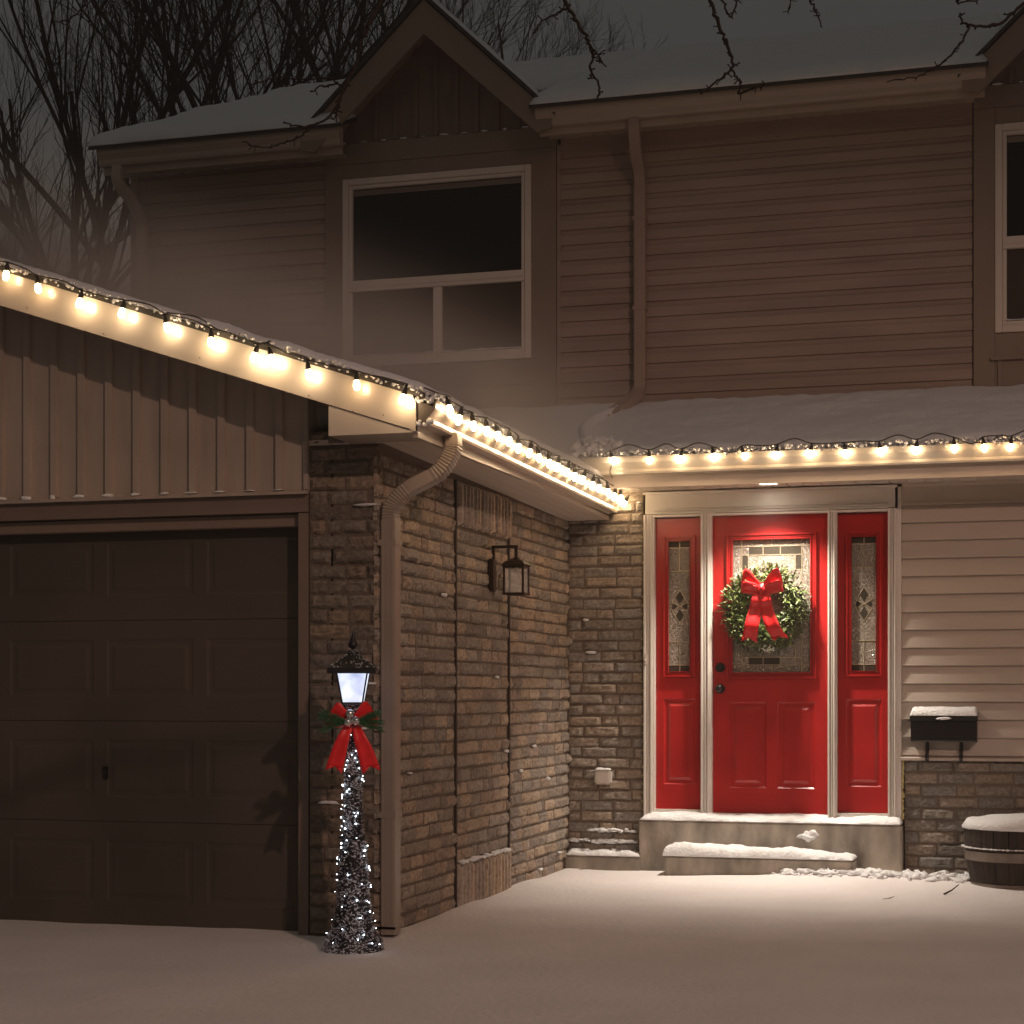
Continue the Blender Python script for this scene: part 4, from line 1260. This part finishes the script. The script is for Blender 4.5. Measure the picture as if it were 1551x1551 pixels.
# along the garage gutter
bl = []; full = []
y = YR + .13; k = 0
while y < YD - .10:
    z = 2.70 - (y - YR) * .0135
    p = Vector((GX + .128 + rr.uniform(-.008, .008), y, z - .012 + rr.uniform(-.008, .008)))
    bl.append((p, rt())); full.append(p + Vector((0, 0, .046)))
    full.append(p + Vector((-.02 + rr.uniform(-.012, .012), .105, .035 + rr.uniform(-.004, .025))))
    y += .212; k += 1
for px, py in ((938, 752), (948, 758)):
    p = atY(px, py, YD - .06); bl.append((p, (R(20), R(35), 0)))
w1 = spline([Vector((GX + .06, YR - .03, 2.76)), Vector((GX + .1, YR + .04, 2.745))] + full + [atY(944, 742, YD - .1), atY(955, 741, YD - .12)], 6)
w2 = spline([atY(926, 705, PY - .08), atY(924, 716, PY - .07), atY(931, 728, PY + .1), atY(941, 737, PY + .2), atY(943, 748, YD - .1)], 6)
string_lights("string_lights", (GX + .12, 10.6, 2.68), bl, [w1, w2], "string of closely spaced bulbs running back along the garage gutter above the brick wall")
# along the porch gutter
bl = []; full = []
for px in (927, 983, 1031, 1080, 1126, 1176, 1228, 1280, 1333, 1388, 1445, 1490, 1531, 1585):
    p = atY(px, 692 - (px - 927) * .012, PY - .105)
    p.z = 2.858 + rr.uniform(-.005, .005)
    bl.append((p, rt())); full.append(p + Vector((0, 0, .047)))
    full.append(p + Vector((.112, .025, .035 + rr.choice((-.03, .02, .05, .01)))))
w1 = spline(full[:-1], 7)
w2 = [atY(1500, 675, PY - .07), atY(1507, 664, PY - .05), atY(1517, 659, PY - .04), atY(1527, 664, PY - .05), atY(1533, 676, PY - .07)]
string_lights("string_lights", (-1.5, PY - .1, 2.86), bl, [w1, spline(w2, 5)], "string of warm bulbs along the porch gutter above the red door")

# ------------------------------------------------------------------ wreath with bow
WC = Vector((-1.93, YO - .03, 1.85))
t = thing("wreath", (WC.x, YO, WC.z), "round green leafy Christmas wreath hanging on the red front door", "wreath")
b = MB(); rr = random.Random(14)
for i in range(3000):
    a = rr.uniform(0, 2 * math.pi); ph = rr.uniform(0, 2 * math.pi)
    R0 = .205 + .012 * math.sin(a * 5 + 1); r_ = .082 * math.sqrt(rr.random()) * (1.0 + .25 * noise.noise(Vector((math.cos(a) * 2, math.sin(a) * 2, 0))))
    rad = Vector((math.cos(a), 0, math.sin(a)))
    p = WC + rad * (R0 + r_ * math.cos(ph)) + Vector((0, -.045 + -abs(r_ * math.sin(ph)) * .9 + .03, 0))
    tang = Vector((-math.sin(a), 0, math.cos(a)))
    d_ = (tang * rr.uniform(.1, 1) * (-1) + rad * rr.gauss(.35 * math.cos(ph), .5) + Vector((0, -rr.uniform(0, .8), 0)) + Vector((rr.gauss(0, .3), 0, rr.gauss(0, .3)))).normalized()
    s_ = d_.orthogonal().normalized(); s_.rotate(Quaternion(d_, rr.uniform(0, 6.28)))
    n_ = d_.cross(s_)
    l = rr.uniform(.024, .05); w = l * rr.uniform(.34, .5)
    g_ = rr.random()
    col = (.04 + .11 * g_, .065 + .13 * g_, .018 + .03 * g_)
    if rr.random() < .08: col = (.25, .26, .10)
    b.add([p, p + d_ * l * .45 + s_ * w / 2 + n_ * .003, p + d_ * l, p + d_ * l * .45 - s_ * w / 2 + n_ * .003, p + d_ * l * .5 - n_ * .002], [(0, 1, 4), (1, 2, 4), (2, 3, 4), (3, 0, 4)], 0, col)
for i in range(260):      # stray sprigs at the outline
    a = rr.uniform(0, 2 * math.pi); rad = Vector((math.cos(a), 0, math.sin(a))); p = WC + rad * rr.uniform(.26, .30) + Vector((0, -.03, 0))
    d_ = (rad + Vector((rr.gauss(0, .5), rr.gauss(-.1, .3), rr.gauss(0, .5)))).normalized(); s_ = d_.orthogonal().normalized(); l = rr.uniform(.02, .05)
    b.add([p, p + d_ * l * .5 + s_ * .006, p + d_ * l, p + d_ * l * .5 - s_ * .006], [(0, 1, 2, 3)], 0, (.07, .085, .025))
b.build("foliage", leaf_m, t, vcol=True)
b = MB(); ring = [WC + Vector((math.cos(i / 32 * 6.2832) * .2, -.02, math.sin(i / 32 * 6.2832) * .2)) for i in range(33)]
b.tube(ring, .03, 8); b.build("ring", bark2_m, t, smooth=True)

def bow(base, P, sc, label, style):
    """P centre of knot, facing -Y"""
    t = thing("ribbon_bow", base, label, "bow")
    Yv = Vector((0, -1, 0))
    def loop(s_, up, size, w, dy=0):
        b = MB()
        raw = [(0, 0, .0), (.35, .25, .5), (.8, .62, .75), (1.05, .55, .35), (1.0, .18, .15), (.6, -.02, .45), (.25, -.06, .3), (0, 0, 0)]
        pts = [P + Vector((s_ * x * size * .1, -(d_ * .045 + dy) * size, (z * up) * size * .1)) for x, z, d_ in raw]
        pts = spline(pts, 6)
        k = len(pts)
        ws = [w * (.35 + .65 * math.sin(math.pi * min(1, i / (k - 1)) ** .9) ** .6) if 0 < i < k - 1 else w * .35 for i in range(k)]
        b.ribbon(pts, ws, Vector((-.25 * s_, -.45, .9 * 1)))
        return b
    def tail(pts, w0, w1, notch=True, wd=(1, 0, 0)):
        b = MB(); pts = spline([P + Vector(p) for p in pts], 8); k = len(pts)
        b.ribbon(pts, [w0 + (w1 - w0) * (i / (k - 1)) ** .7 for i in range(k)], Vector(wd))
        # swallow tail end
        e_ = pts[-1]; d_ = (pts[-1] - pts[-3]).normalized(); wd = Vector(wd).normalized()
        b.poly([e_ - wd * w1 / 2, e_ + d_ * 0.0, e_ + wd * w1 / 2, e_ + wd * w1 / 2 + d_ * w1 * .32, e_ + d_ * w1 * .02, e_ - wd * w1 / 2 + d_ * w1 * .32][0:6], (0, .002, 0))
        return b
    return t, loop, tail
P = WC + Vector((0, -.155, .125))
t, loop, tail = bow((WC.x, YO - .15, WC.z), P, 1, "red satin bow with two long tails on the front of the wreath", 0)
for s_, up, size, w in ((-1, 1.25, 1.25, .085), (1, 1.25, 1.25, .085), (-1, .25, 1.3, .075), (1, .25, 1.3, .075)):
    loop(s_, up, size, w).build("loop", ribbon_m, t, smooth=True)
b = MB(); b.ball(P + Vector((0, -.02, 0)), .028, sub=3, nz=.3, sc=(1, .9, 1.2), seed=3); b.build("knot", ribbon_m, t, smooth=True)
tail([(-.01, 0, -.01), (-.03, -.03, -.08), (-.045, -.005, -.14), (-.065, -.035, -.25), (-.085, -.005, -.335)], .06, .105, wd=(1, .1, -.12)).build("tail", ribbon_m, t, smooth=True)
tail([(.01, 0, -.01), (.03, -.035, -.08), (.035, -.01, -.14), (.075, -.035, -.25), (.115, -.005, -.325)], .06, .105, wd=(1, -.1, .14)).build("tail", ribbon_m, t, smooth=True)

# ------------------------------------------------------------------ decorative lamp post
LP = atZ(535, 1440, 0.0)
t = thing("lamp_post", (LP.x, LP.y, 0), "black tinsel lamp post with frosted lit lantern and tiny white lights, by the brick pier", "lamp post")
S = 1 / 306.0      # metres per photo pixel at its distance
prof = [(45, 0), (45, 6), (43, 16), (39, 24), (31, 36), (26, 60), (22.5, 100), (19.5, 150), (17, 170), (18, 171), (18, 174), (15.5, 176), (14.5, 200), (12.5, 240), (11, 280), (10.5, 330), (11, 350), (14, 362), (15, 371)]
prof = [(r_ * S, (z - 2) * S) for r_, z in prof]
def prof_r(z):
    for (r0, z0), (r1, z1) in zip(prof, prof[1:]):
        if z0 <= z <= z1 and z1 > z0: return r0 + (r1 - r0) * (z - z0) / (z1 - z0)
    return prof[-1][0]
b = MB(); rr = random.Random(77)
b.lathe(prof, (LP.x, LP.y, 0), 28, 0)
ztop = prof[-1][1]
for i in range(15000):         # strands of tinsel wound round the frame
    z = ztop * (rr.random() ** 1.35)
    a = rr.uniform(0, 2 * math.pi); r_ = prof_r(z) + rr.uniform(-.001, .006)
    rad = Vector((math.cos(a), math.sin(a), 0)); tg = Vector((-math.sin(a), math.cos(a), 0))
    p = Vector((LP.x, LP.y, z)) + rad * r_
    d_ = (tg * rr.gauss(0, 1) + Vector((0, 0, rr.gauss(0, .45))) + rad * rr.gauss(.2, .35)).normalized()
    sd = (d_.cross(rad)).normalized()
    l = rr.uniform(.002, .0065); w = rr.uniform(.0008, .0018)
    frost = .42 + .5 * noise.noise(Vector((math.cos(a) * 1.5, math.sin(a) * 1.5, z * 9)))
    if z < .12: frost += .3
    if z > ztop - .33 and z < ztop - .18: frost += .25
    mi = 1 if rr.random() < frost else 0
    b.add([p - d_ * l - sd * w, p + d_ * l - sd * w, p + d_ * l + sd * w, p - d_ * l + sd * w], [(0, 1, 2, 3)], mi)
post = b.build("post", [tinsel_m, tinselw_m], t)
b = MB(); b.tube([Vector((LP.x + .068 * math.cos(i / 24 * 6.2832), LP.y + .068 * math.sin(i / 24 * 6.2832), 170 * S)) for i in range(25)], .005, 6)
b.build("collar", tinsel_m, t)
# LEDs
led0 = None
for i in range(98):
    z = .03 + (ztop - .05) * (i + rr.random()) / 98; a = rr.uniform(R(150), R(390)); r_ = prof_r(z) + .013
    p = Vector((LP.x + r_ * math.cos(a), LP.y + r_ * math.sin(a), z))
    if led0 is None:
        b = MB(); b.ball((0, 0, 0), .0030, sub=2); led0 = b.build("led_light", cool_m, t, smooth=True); o = led0
    else:
        o = led0.copy(); COL.objects.link(o); o.parent = t
    o.location = p - Vector((LP.x, LP.y, 0)); k_ = rr.choice((.35, .45, .55, .65, 1.0)); o.scale = (k_, k_, k_)
# lantern head: four tapered panes
RZ = Matrix.Rotation(YAW, 3, 'Z')
LH = 371 * S; LT = 421 * S; wb, wt = 15 * S, 23.5 * S
def lp_pt(x, y, z): 
    v = RZ @ Vector((x, y, 0)); return Vector((LP.x + v.x, LP.y + v.y, z))
b = MB()
for sx, sy in ((-1, -1), (1, -1), (1, 1), (-1, 1)):
    b.tube([lp_pt(sx * wb, sy * wb, LH), lp_pt(sx * wt, sy * wt, LT)], .0045, 6)
for q in range(4):
    cs = [(-1, -1), (1, -1), (1, 1), (-1, 1)]; c0, c1 = cs[q], cs[(q + 1) % 4]
    b.tube([lp_pt(c0[0] * wb, c0[1] * wb, LH), lp_pt(c1[0] * wb, c1[1] * wb, LH)], .0045, 6); b.tube([lp_pt(c0[0] * wt, c0[1] * wt, LT), lp_pt(c1[0] * wt, c1[1] * wt, LT)], .0045, 6)
b.build("lantern_frame", tinsel_m, t)
for q in range(4):
    cs = [(-1, -1), (1, -1), (1, 1), (-1, 1)]; c0, c1 = cs[q], cs[(q + 1) % 4]
    b = MB(); k_ = .985
    b.add([lp_pt(c0[0] * wb * k_, c0[1] * wb * k_, LH + .003), lp_pt(c1[0] * wb * k_, c1[1] * wb * k_, LH + .003), lp_pt(c1[0] * wt * k_, c1[1] * wt * k_, LT - .003), lp_pt(c0[0] * wt * k_, c0[1] * wt * k_, LT - .003),
           lp_pt(c0[0] * wb * .95, c0[1] * wb * .95, LH + .003), lp_pt(c1[0] * wb * .95, c1[1] * wb * .95, LH + .003), lp_pt(c1[0] * wt * .95, c1[1] * wt * .95, LT - .003), lp_pt(c0[0] * wt * .95, c0[1] * wt * .95, LT - .003)],
          [(0, 1, 2, 3), (4, 7, 6, 5), (0, 4, 5, 1), (1, 5, 6, 2), (2, 6, 7, 3), (3, 7, 4, 0)])
    b.build("pane", lampglass_m, t)
b = MB()
lv = [(34.5, 415), (36, 416), (36, 423), (33, 425), (24, 431), (14, 438), (6, 447), (4, 450)]
vs = []
for r_, z in lv:
    r_ *= S; vs += [lp_pt(-r_, -r_, z * S), lp_pt(r_, -r_, z * S), lp_pt(r_, r_, z * S), lp_pt(-r_, r_, z * S)]
fs = [(k * 4 + q, k * 4 + (q + 1) % 4, k * 4 + 4 + (q + 1) % 4, k * 4 + 4 + q) for k in range(len(lv) - 1) for q in range(4)] + [(28, 29, 30, 31)]
fs.append((3, 2, 1, 0))
b.add(vs, fs, 0)
for i in range(1100):
    k = rr.randrange(2, 7); (r0, z0), (r1, z1) = lv[k], lv[k + 1]; u_ = rr.random(); r_ = (r0 + (r1 - r0) * u_) * S; z = (z0 + (z1 - z0) * u_) * S
    q = rr.randrange(4); s_ = rr.uniform(-1, 1); x, y = [(s_, -1), (1, s_), (s_, 1), (-1, s_)][q]
    p = lp_pt(x * r_, y * r_, z + .002); d_ = Vector((rr.gauss(0, 1), rr.gauss(0, 1), rr.gauss(0, .5))).normalized(); sd = d_.orthogonal().normalized(); l = rr.uniform(.003, .008); w = .0012
    b.add([p - d_ * l - sd * w, p + d_ * l - sd * w, p + d_ * l + sd * w, p - d_ * l + sd * w], [(0, 1, 2, 3)], 1 if rr.random() < .30 else 0)
b.build("lantern_roof", [tinsel_m, tinselw_m], t)
b = MB(); b.lathe([(r_ * S, z * S) for r_, z in ((3, 448), (4, 450), (3, 452), (7, 455), (8, 458), (7, 461), (4.5, 466), (2, 473), (.6, 481))], (LP.x, LP.y, 0), 16)
b.build("finial", tinsel_m, t, smooth=True, auto=50)

# bow with pine and silver balls on the post
CB = Vector((LP.x, LP.y, 0)) - FWD * (.058)
CB.z = 343 * S
t = thing("ribbon_bow", (CB.x, CB.y, CB.z), "bright red bow with pine sprigs and three silver balls, tied to the black lamp post", "bow")
def cb(px, py, d_=0.0):    # photo-pixel offsets from the knot (x right, y down) in metres on the bow's own plane
    return CB + RGT * (px * S) + Vector((0, 0, -py * S)) - FWD * d_
for s_, dz in ((-1, 0), (1, -3)):
    b = MB()
    pts = spline([cb(0, 0, .01), cb(s_ * 10, -7, .03), cb(s_ * 24, -19 + dz, .034), cb(s_ * 33, -12 + dz, .015), cb(s_ * 30, -2, .0), cb(s_ * 14, 1, .0), cb(0, 1, .0)], 7)
    k = len(pts)
    b.ribbon(pts, [S * (8 + 18 * math.sin(math.pi * i / (k - 1)) ** .8) for i in range(k)], (Vector((0, 0, 1)) * .75 + RGT * (-.45 * s_) - FWD * .45))
    b.build("loop", satin_m, t, smooth=True)
for s_, pts, w1 in ((-1, [(-4, 6, .02), (-12, 24, .035), (-18, 42, .03), (-25, 66, .02)], 25), (1, [(6, 6, .02), (13, 24, .035), (20, 42, .03), (27, 66, .02)], 27)):
    b = MB(); pp = spline([cb(*p) for p in pts], 8); k = len(pp); wd = (RGT + Vector((0, 0, .22 * -s_ * -1))).normalized()
    ws = [S * (10 + (w1 - 10) * (i / (k - 1)) ** .6) for i in range(k)]
    b.ribbon(pp, ws, wd)
    e_ = pp[-1]; d_ = (pp[-1] - pp[-4]).normalized(); w = ws[-1]
    for sg in (-1, 1):
        b.poly([e_, e_ + wd * (sg * w / 2), e_ + wd * (sg * w * .5) + d_ * (w * .36)], FWD * .002)
    b.build("tail", satin_m, t, smooth=True)
for s_ in (-1, 1):
    b = MB()
    for st_ in range(11):
        ang = rr.uniform(-.38, .38); ln = rr.uniform(36, 50)
        e_ = cb(s_ * ln * math.cos(ang), -2 + ln * math.sin(ang), rr.uniform(.02, .06)); p0 = cb(s_ * 5, 0, .05)
        b.tube([p0, (p0 + e_) / 2 + Vector((0, 0, .006)), e_], .0015, 4, col=(.03, .025, .015))
        for q in range(130):
            u_ = rr.random(); p = p0.lerp(e_, u_); ax = (e_ - p0).normalized()
            d_ = (ax * .7 + Vector((rr.gauss(0, .6), rr.gauss(0, .6), rr.gauss(0, .6)))).normalized(); sd = d_.orthogonal().normalized() * .0016; l = rr.uniform(.014, .028)
            g_ = rr.random()
            b.add([p - sd, p + d_ * l, p + sd], [(0, 1, 2)], 0, (.03 + .03 * g_, .10 + .12 * g_, .045 + .05 * g_))
    b.build("pine_sprig", pine_m, t, vcol=True)
for px, py in ((-5, 0), (7, -2), (-2, -12)):
    b = MB(); b.ball(cb(px, py, .05), 7.0 * S, sub=3); b.build("silver_ball", silver_m, t, smooth=True)

# ------------------------------------------------------------------ bare trees behind
def grow(b, p, d_, L_, r_, lvl, rr, spread, sides, up):
    n = max(3, 6 - lvl)
    pts = [p.copy()]; rad = [r_]
    q = p.copy(); dd = d_.copy()
    for i in range(n):
        dd = (dd + Vector((rr.gauss(0, .09), rr.gauss(0, .09), rr.gauss(0, .06) + up * .05))).normalized()
        q = q + dd * (L_ / n); pts.append(q.copy()); rad.append(r_ * (1 - .62 * (i + 1) / n))
    b.tube(pts, rad, max(3, sides - lvl), caps=False)
    if lvl >= 4: return
    k = (5, 7, 6, 5)[lvl] if lvl else 0
    if lvl >= 1:
        for j in range(k):
            u_ = .25 + .72 * (j + rr.random()) / k
            i = min(n - 1, int(u_ * n)); f = u_ * n - i
            pp = pts[i].lerp(pts[i + 1], f); rr_ = rad[i] * .48
            ax = (pts[i + 1] - pts[i]).normalized(); o = ax.orthogonal().normalized(); o.rotate(Quaternion(ax, rr.uniform(0, 6.283)))
            nd = (ax * math.cos(spread) + o * math.sin(spread) * rr.uniform(.7, 1.2) + Vector((0, 0, up * .2))).normalized()
            grow(b, pp, nd, L_ * rr.uniform(.38, .62) * (1.1 - .35 * u_), max(.0038, rr_), lvl + 1, rr, spread, sides, up)
    return pts, rad
def bare_tree(px, D, fork, height, seed, label, lean=0.0, rt_=.2, nl=6, open_=.55):
    rr = random.Random(seed)
    base = atD(px, 1050, D); base.z = 0
    t = thing("bare_tree", base, label, "tree", "bare winter trees behind the house")
    top = base + RGT * lean * fork + Vector((0, 0, fork))
    b = MB(); pts = spline([base, base.lerp(top, .5) + Vector((rr.uniform(-.1, .1), 0, 0)), top], 5)
    b.tube(pts, [rt_ * .80 * (1.2 - .95 * i / (len(pts) - 1)) for i in range(len(pts))], 9)
    b.build("trunk", bark_m, t, smooth=True)
    b = MB()
    nl = int(nl * 1.6)
    for i in range(nl):
        a = 2 * math.pi * i / nl + rr.uniform(-.4, .4); s_ = open_ * rr.uniform(.35, 1.0)
        d_ = Vector((math.cos(a) * s_, math.sin(a) * s_, 1)) + RGT * lean * .6
        u0 = rr.uniform(.62, 1.0); grow(b, pts[0].lerp(pts[-1], u0) if u0 < .98 else top, d_.normalized(), (height - fork) * rr.uniform(.75, 1.0), rt_ * rr.uniform(.18, .34), 1, rr, .46, 7, .5)
    b.build("crown", bark_m, t)
    return t
bare_tree(102, 24, 6.7, 12.2, 3, "wide bare tree left of the house, its trunk rising behind the garage roof", rt_=.22, nl=8, open_=1.05)
bare_tree(-60, 29, 5.2, 11.0, 12, "bare tree at the left edge, beyond the garage roof", rt_=.16, nl=6, open_=.95)
bare_tree(236, 27, 8.4, 15.0, 5, "bare tree leaning left, seen above the left corner of the main roof", lean=-.10, rt_=.17, nl=5, open_=.75)
bare_tree(296, 29, 9.6, 17.0, 8, "slender bare tree above the middle of the left roof slope", lean=-.03, rt_=.16, nl=4, open_=.6)
bare_tree(352, 28, 9.6, 17.5, 21, "thick trunked bare tree above the left roof slope", rt_=.21, nl=5, open_=.7)
bare_tree(440, 31, 10.6, 18.0, 33, "dark bare tree close to the left side of the gable peak", rt_=.17, nl=5, open_=.75)
bare_tree(520, 27, 9.6, 16.5, 41, "bare tree directly behind the left slope of the gable", rt_=.17, nl=6, open_=.75)
bare_tree(735, 34, 9.5, 15.2, 55, "bare tree whose twigs show right of the gable peak", rt_=.15, nl=7, open_=.75)

# ------------------------------------------------------------------ near tree whose twigs hang into the top of the picture
TB = Vector((-2.7, 0.9, 0))
t = thing("yard_tree", TB, "near bare tree with knobbly twigs hanging into the top of the view", "tree")
b = MB(); b.tube(spline([TB, TB + Vector((.05, .05, 1.6)), TB + Vector((.1, .25, 3.2)), TB + Vector((.1, .4, 5.2))], 6), [.17 - .0045 * i for i in range(19)], 10)
b.build("trunk", bark2_m, t, smooth=True)
lb = MB(); rr = random.Random(9)
DT = 5.0
def bpt(px, py, D=DT): return atD(px, py, D)
def knobby(pts, r0, r1, buds=True):
    r0 *= .62; r1 *= .7
    tw = MB()
    pp = spline(pts, 6); k = len(pp)
    pp = [p + Vector((rr.gauss(0, .0018), rr.gauss(0, .0018), rr.gauss(0, .0018))) for p in pp]
    tw.tube(pp, [(r0 + (r1 - r0) * i / (k - 1)) * (1.3 if rr.random() < .15 else 1) for i in range(k)], 6)
    if buds:
        for i in range(1, k - 1):
            if rr.random() < .5:
                d_ = Vector((rr.gauss(0, 1), rr.gauss(0, 1), rr.gauss(-.2, .6))).normalized(); l = rr.uniform(.008, .022)
                tw.tube([pp[i], pp[i] + d_ * l], [r1 * .9, r1 * .7], 5); 
                if rr.random() < .6: tw.ball(pp[i] + d_ * l, r1 * 1.3, sub=1)
    tw.build("twig", bark2_m, t, smooth=True)
fork = TB + Vector((.1, .3, 3.6))
lbA = spline([fork, (-2.2, 2.4, 4.2), bpt(420, -160, 4.4), bpt(850, -150), bpt(1250, -130, 5.1), bpt(1640, -60, 5.2)], 8)
lb.tube(lbA, [.040 - .033 * i / (len(lbA) - 1) for i in range(len(lbA))], 8)
lbB = spline([fork + Vector((0, 0, .4)), (-2.6, 2.6, 4.4), bpt(250, -180, 5.2), bpt(560, -40, 5.6), bpt(548, 60, 5.6)], 8)
lb.tube(lbB, [.028 - .023 * i / (len(lbB) - 1) for i in range(len(lbB))], 8)
lb.build("limb", bark2_m, t, smooth=True)
T = lambda *a: [bpt(x, y) for x, y in a]
knobby(T((850, -150), (845, -60), (855, 0), (872, 28), (888, 58), (898, 82), (894, 104), (908, 132), (905, 152)), .0105, .0035)
knobby(T((862, 8), (845, 20), (820, 33), (806, 52)), .006, .003)
knobby(T((894, 70), (908, 86), (912, 95), (903, 92)), .004, .003)
knobby(T((1040, -140), (1060, -60), (1075, 0), (1090, 40), (1100, 65), (1109, 90), (1107, 106), (1088, 122), (1066, 138), (1061, 144)), .010, .003)
knobby(T((1107, 106), (1118, 120), (1122, 126)), .005, .003); knobby(T((1118, 142), (1140, 134), (1163, 129)), .005, .003); knobby(T((1118, 142), (1122, 126)), .004, .003)
knobby(T((1085, -20), (1098, 12), (1108, 25), (1116, 4), (1120, -20)), .005, .003); 
knobby(T((1215, -130), (1222, -20), (1233, 12), (1240, 24), (1245, 42)), .006, .0022); knobby(T((1196, -20), (1197, 8), (1193, 20)), .003, .002)
knobby(T((1620, -60), (1580, -10), (1545, 10), (1515, 35), (1480, 40), (1458, 34), (1453, 20)), .009, .004)
knobby(T((1467, 42), (1455, 66), (1432, 92), (1408, 108), (1388, 117), (1345, 122)), .006, .0025)
knobby(T((1500, -120), (1470, -20), (1448, 3), (1482, 0)), .006, .003)
T2 = lambda *a: [bpt(x, y, 5.6) for x, y in a]
knobby(T2((548, 60), (540, 95), (522, 130), (512, 165), (508, 178)), .009, .004); knobby(T2((530, 118), (500, 175), (470, 190), (444, 190), (428, 183)), .007, .003)
knobby(T2((480, 187), (458, 205), (430, 216), (398, 224), (368, 215)), .005, .0025); knobby(T2((520, 128), (490, 130), (470, 140)), .005, .003)
knobby(T2((512, 125), (495, 118), (460, 120), (420, 118), (380, 128)), .005, .0025); knobby(T2((540, 70), (560, 40), (545, 15)), .005, .003); knobby(T2((540, 80), (525, 60), (515, 38), (525, 20)), .005, .003)
T3 = lambda *a: [bpt(x, y, 5.2) for x, y in a]
knobby(T3((250, -180), (190, -80), (140, -15), (128, 6), (108, 28), (78, 34)), .006, .0022); knobby(T3((138, 2), (150, 14), (163, 24)), .004, .002)

# ------------------------------------------------------------------ street lamp behind the photographer
SLP = Vector((8.0, -4.3, 0))
t = thing("street_lamp", SLP, "tall grey street lamp with a shielded warm lantern, at the kerb behind the viewer", "street lamp")
b = MB(); b.lathe([(.11, 0), (.11, .5), (.085, .55), (.06, 8.6), (.03, 8.65)], SLP, 16); b.build("pole", hoop_m, t, smooth=True, auto=40)
tgt = Vector((-1.5, 10.0, -1.5)); head = Vector((7.1, -3.3, 8.75))
b = MB(); b.tube(spline([SLP + Vector((0, 0, 8.4)), SLP + Vector((-.3, .35, 8.8)), head + Vector((.25, -.27, .1)), head + Vector((0, 0, .08))], 6), .03, 10); b.build("arm", hoop_m, t, smooth=True)
b = MB(); b.lathe([(.05, .2), (.16, .14), (.24, .02), (.24, -.01), (.2, .0), (.05, .06)], head + Vector((0, 0, .06)), 24); b.build("lamp_head", hoop_m, t, smooth=True, auto=40)
sl = bpy.data.lights.new("street_light", 'SPOT')
sl.energy = STREET_POWER; sl.color = (1.0, .63, .485); sl.shadow_soft_size = .16; sl.spot_size = R(52); sl.spot_blend = .55
so = bpy.data.objects.new("street_light", sl); COL.objects.link(so)
so.parent = t; so.location = head + Vector((0, 0, -.02)) - SLP
so.rotation_euler = (tgt - head).to_track_quat('-Z', 'Y').to_euler()

# ------------------------------------------------------------------ thin winter haze
b = MB(); b.box(-420, 420, -320, 520, -1.2, 30)
hz = b.build("haze", [])
hz["kind"] = "stuff"
hm = bpy.data.materials.new("haze_air"); hm.use_nodes = True
hm.node_tree.nodes.clear()
ho = hm.node_tree.nodes.new("ShaderNodeOutputMaterial"); hv = hm.node_tree.nodes.new("ShaderNodeVolumePrincipled")
hv.inputs["Color"].default_value = (0.9, 0.86, 0.82, 1); hv.inputs["Density"].default_value = 0.005; hv.inputs["Anisotropy"].default_value = 0.35
hm.node_tree.links.new(hv.outputs[0], ho.inputs["Volume"])
hz.data.materials.append(hm)

# ------------------------------------------------------------------ drifting snow dust above the valley of the roofs
b = MB(); b.box(-10.5, -2.2, 8.2, 13.98, 2.60, 5.2)
ms = b.build("mist", [])
tag(ms, "pale snow dust drifting above the garage roof in front of the upper window", "mist"); ms["kind"] = "stuff"
mm = bpy.data.materials.new("snow_dust"); mm.use_nodes = True
mt = mm.node_tree; mt.nodes.clear()
mo = mt.nodes.new("ShaderNodeOutputMaterial"); mv = mt.nodes.new("ShaderNodeVolumePrincipled")
mv.inputs["Color"].default_value = (0.92, 0.88, 0.84, 1); mv.inputs["Anisotropy"].default_value = -0.4
tc = mt.nodes.new("ShaderNodeTexCoord"); sp_ = mt.nodes.new("ShaderNodeSeparateXYZ"); mt.links.new(tc.outputs["Object"], sp_.inputs[0])
def mr_n(sock, a0, a1, b0, b1):
    n = mt.nodes.new("ShaderNodeMapRange"); n.interpolation_type = 'SMOOTHSTEP'
    n.inputs[1].default_value = a0; n.inputs[2].default_value = a1; n.inputs[3].default_value = b0; n.inputs[4].default_value = b1
    mt.links.new(sock, n.inputs[0]); return n.outputs[0]
def mul(a, c):
    n = mt.nodes.new("ShaderNodeMath"); n.operation = 'MULTIPLY'; mt.links.new(a, n.inputs[0]); mt.links.new(c, n.inputs[1]); return n.outputs[0]
nz = mt.nodes.new("ShaderNodeTexNoise"); nz.inputs["Scale"].default_value = 1.1; nz.inputs["Detail"].default_value = 2; mt.links.new(tc.outputs["Object"], nz.inputs["Vector"])
rel = mt.nodes.new("ShaderNodeVectorMath"); rel.operation = 'DOT_PRODUCT'; rel.inputs[1].default_value = (.331, 0, 1)   # height above the roof slope
mt.links.new(tc.outputs["Object"], rel.inputs[0])
d_ = mul(mr_n(rel.outputs["Value"], 1.65, 2.75, 1, 0), mr_n(nz.outputs["Fac"], .3, .75, .35, 1.0))
d_ = mul(d_, mr_n(sp_.outputs["X"], -10.5, -8.0, 0, 1)); d_ = mul(d_, mr_n(sp_.outputs["X"], -3.6, -2.3, 1, 0)); d_ = mul(d_, mr_n(sp_.outputs["Y"], 8.2, 9.6, 0, 1))
kk = mt.nodes.new("ShaderNodeMath"); kk.operation = 'MULTIPLY'; kk.inputs[1].default_value = MIST; mt.links.new(d_, kk.inputs[0])
mt.links.new(kk.outputs[0], mv.inputs["Density"]); mt.links.new(mv.outputs[0], mo.inputs["Volume"])
ms.data.materials.append(mm)
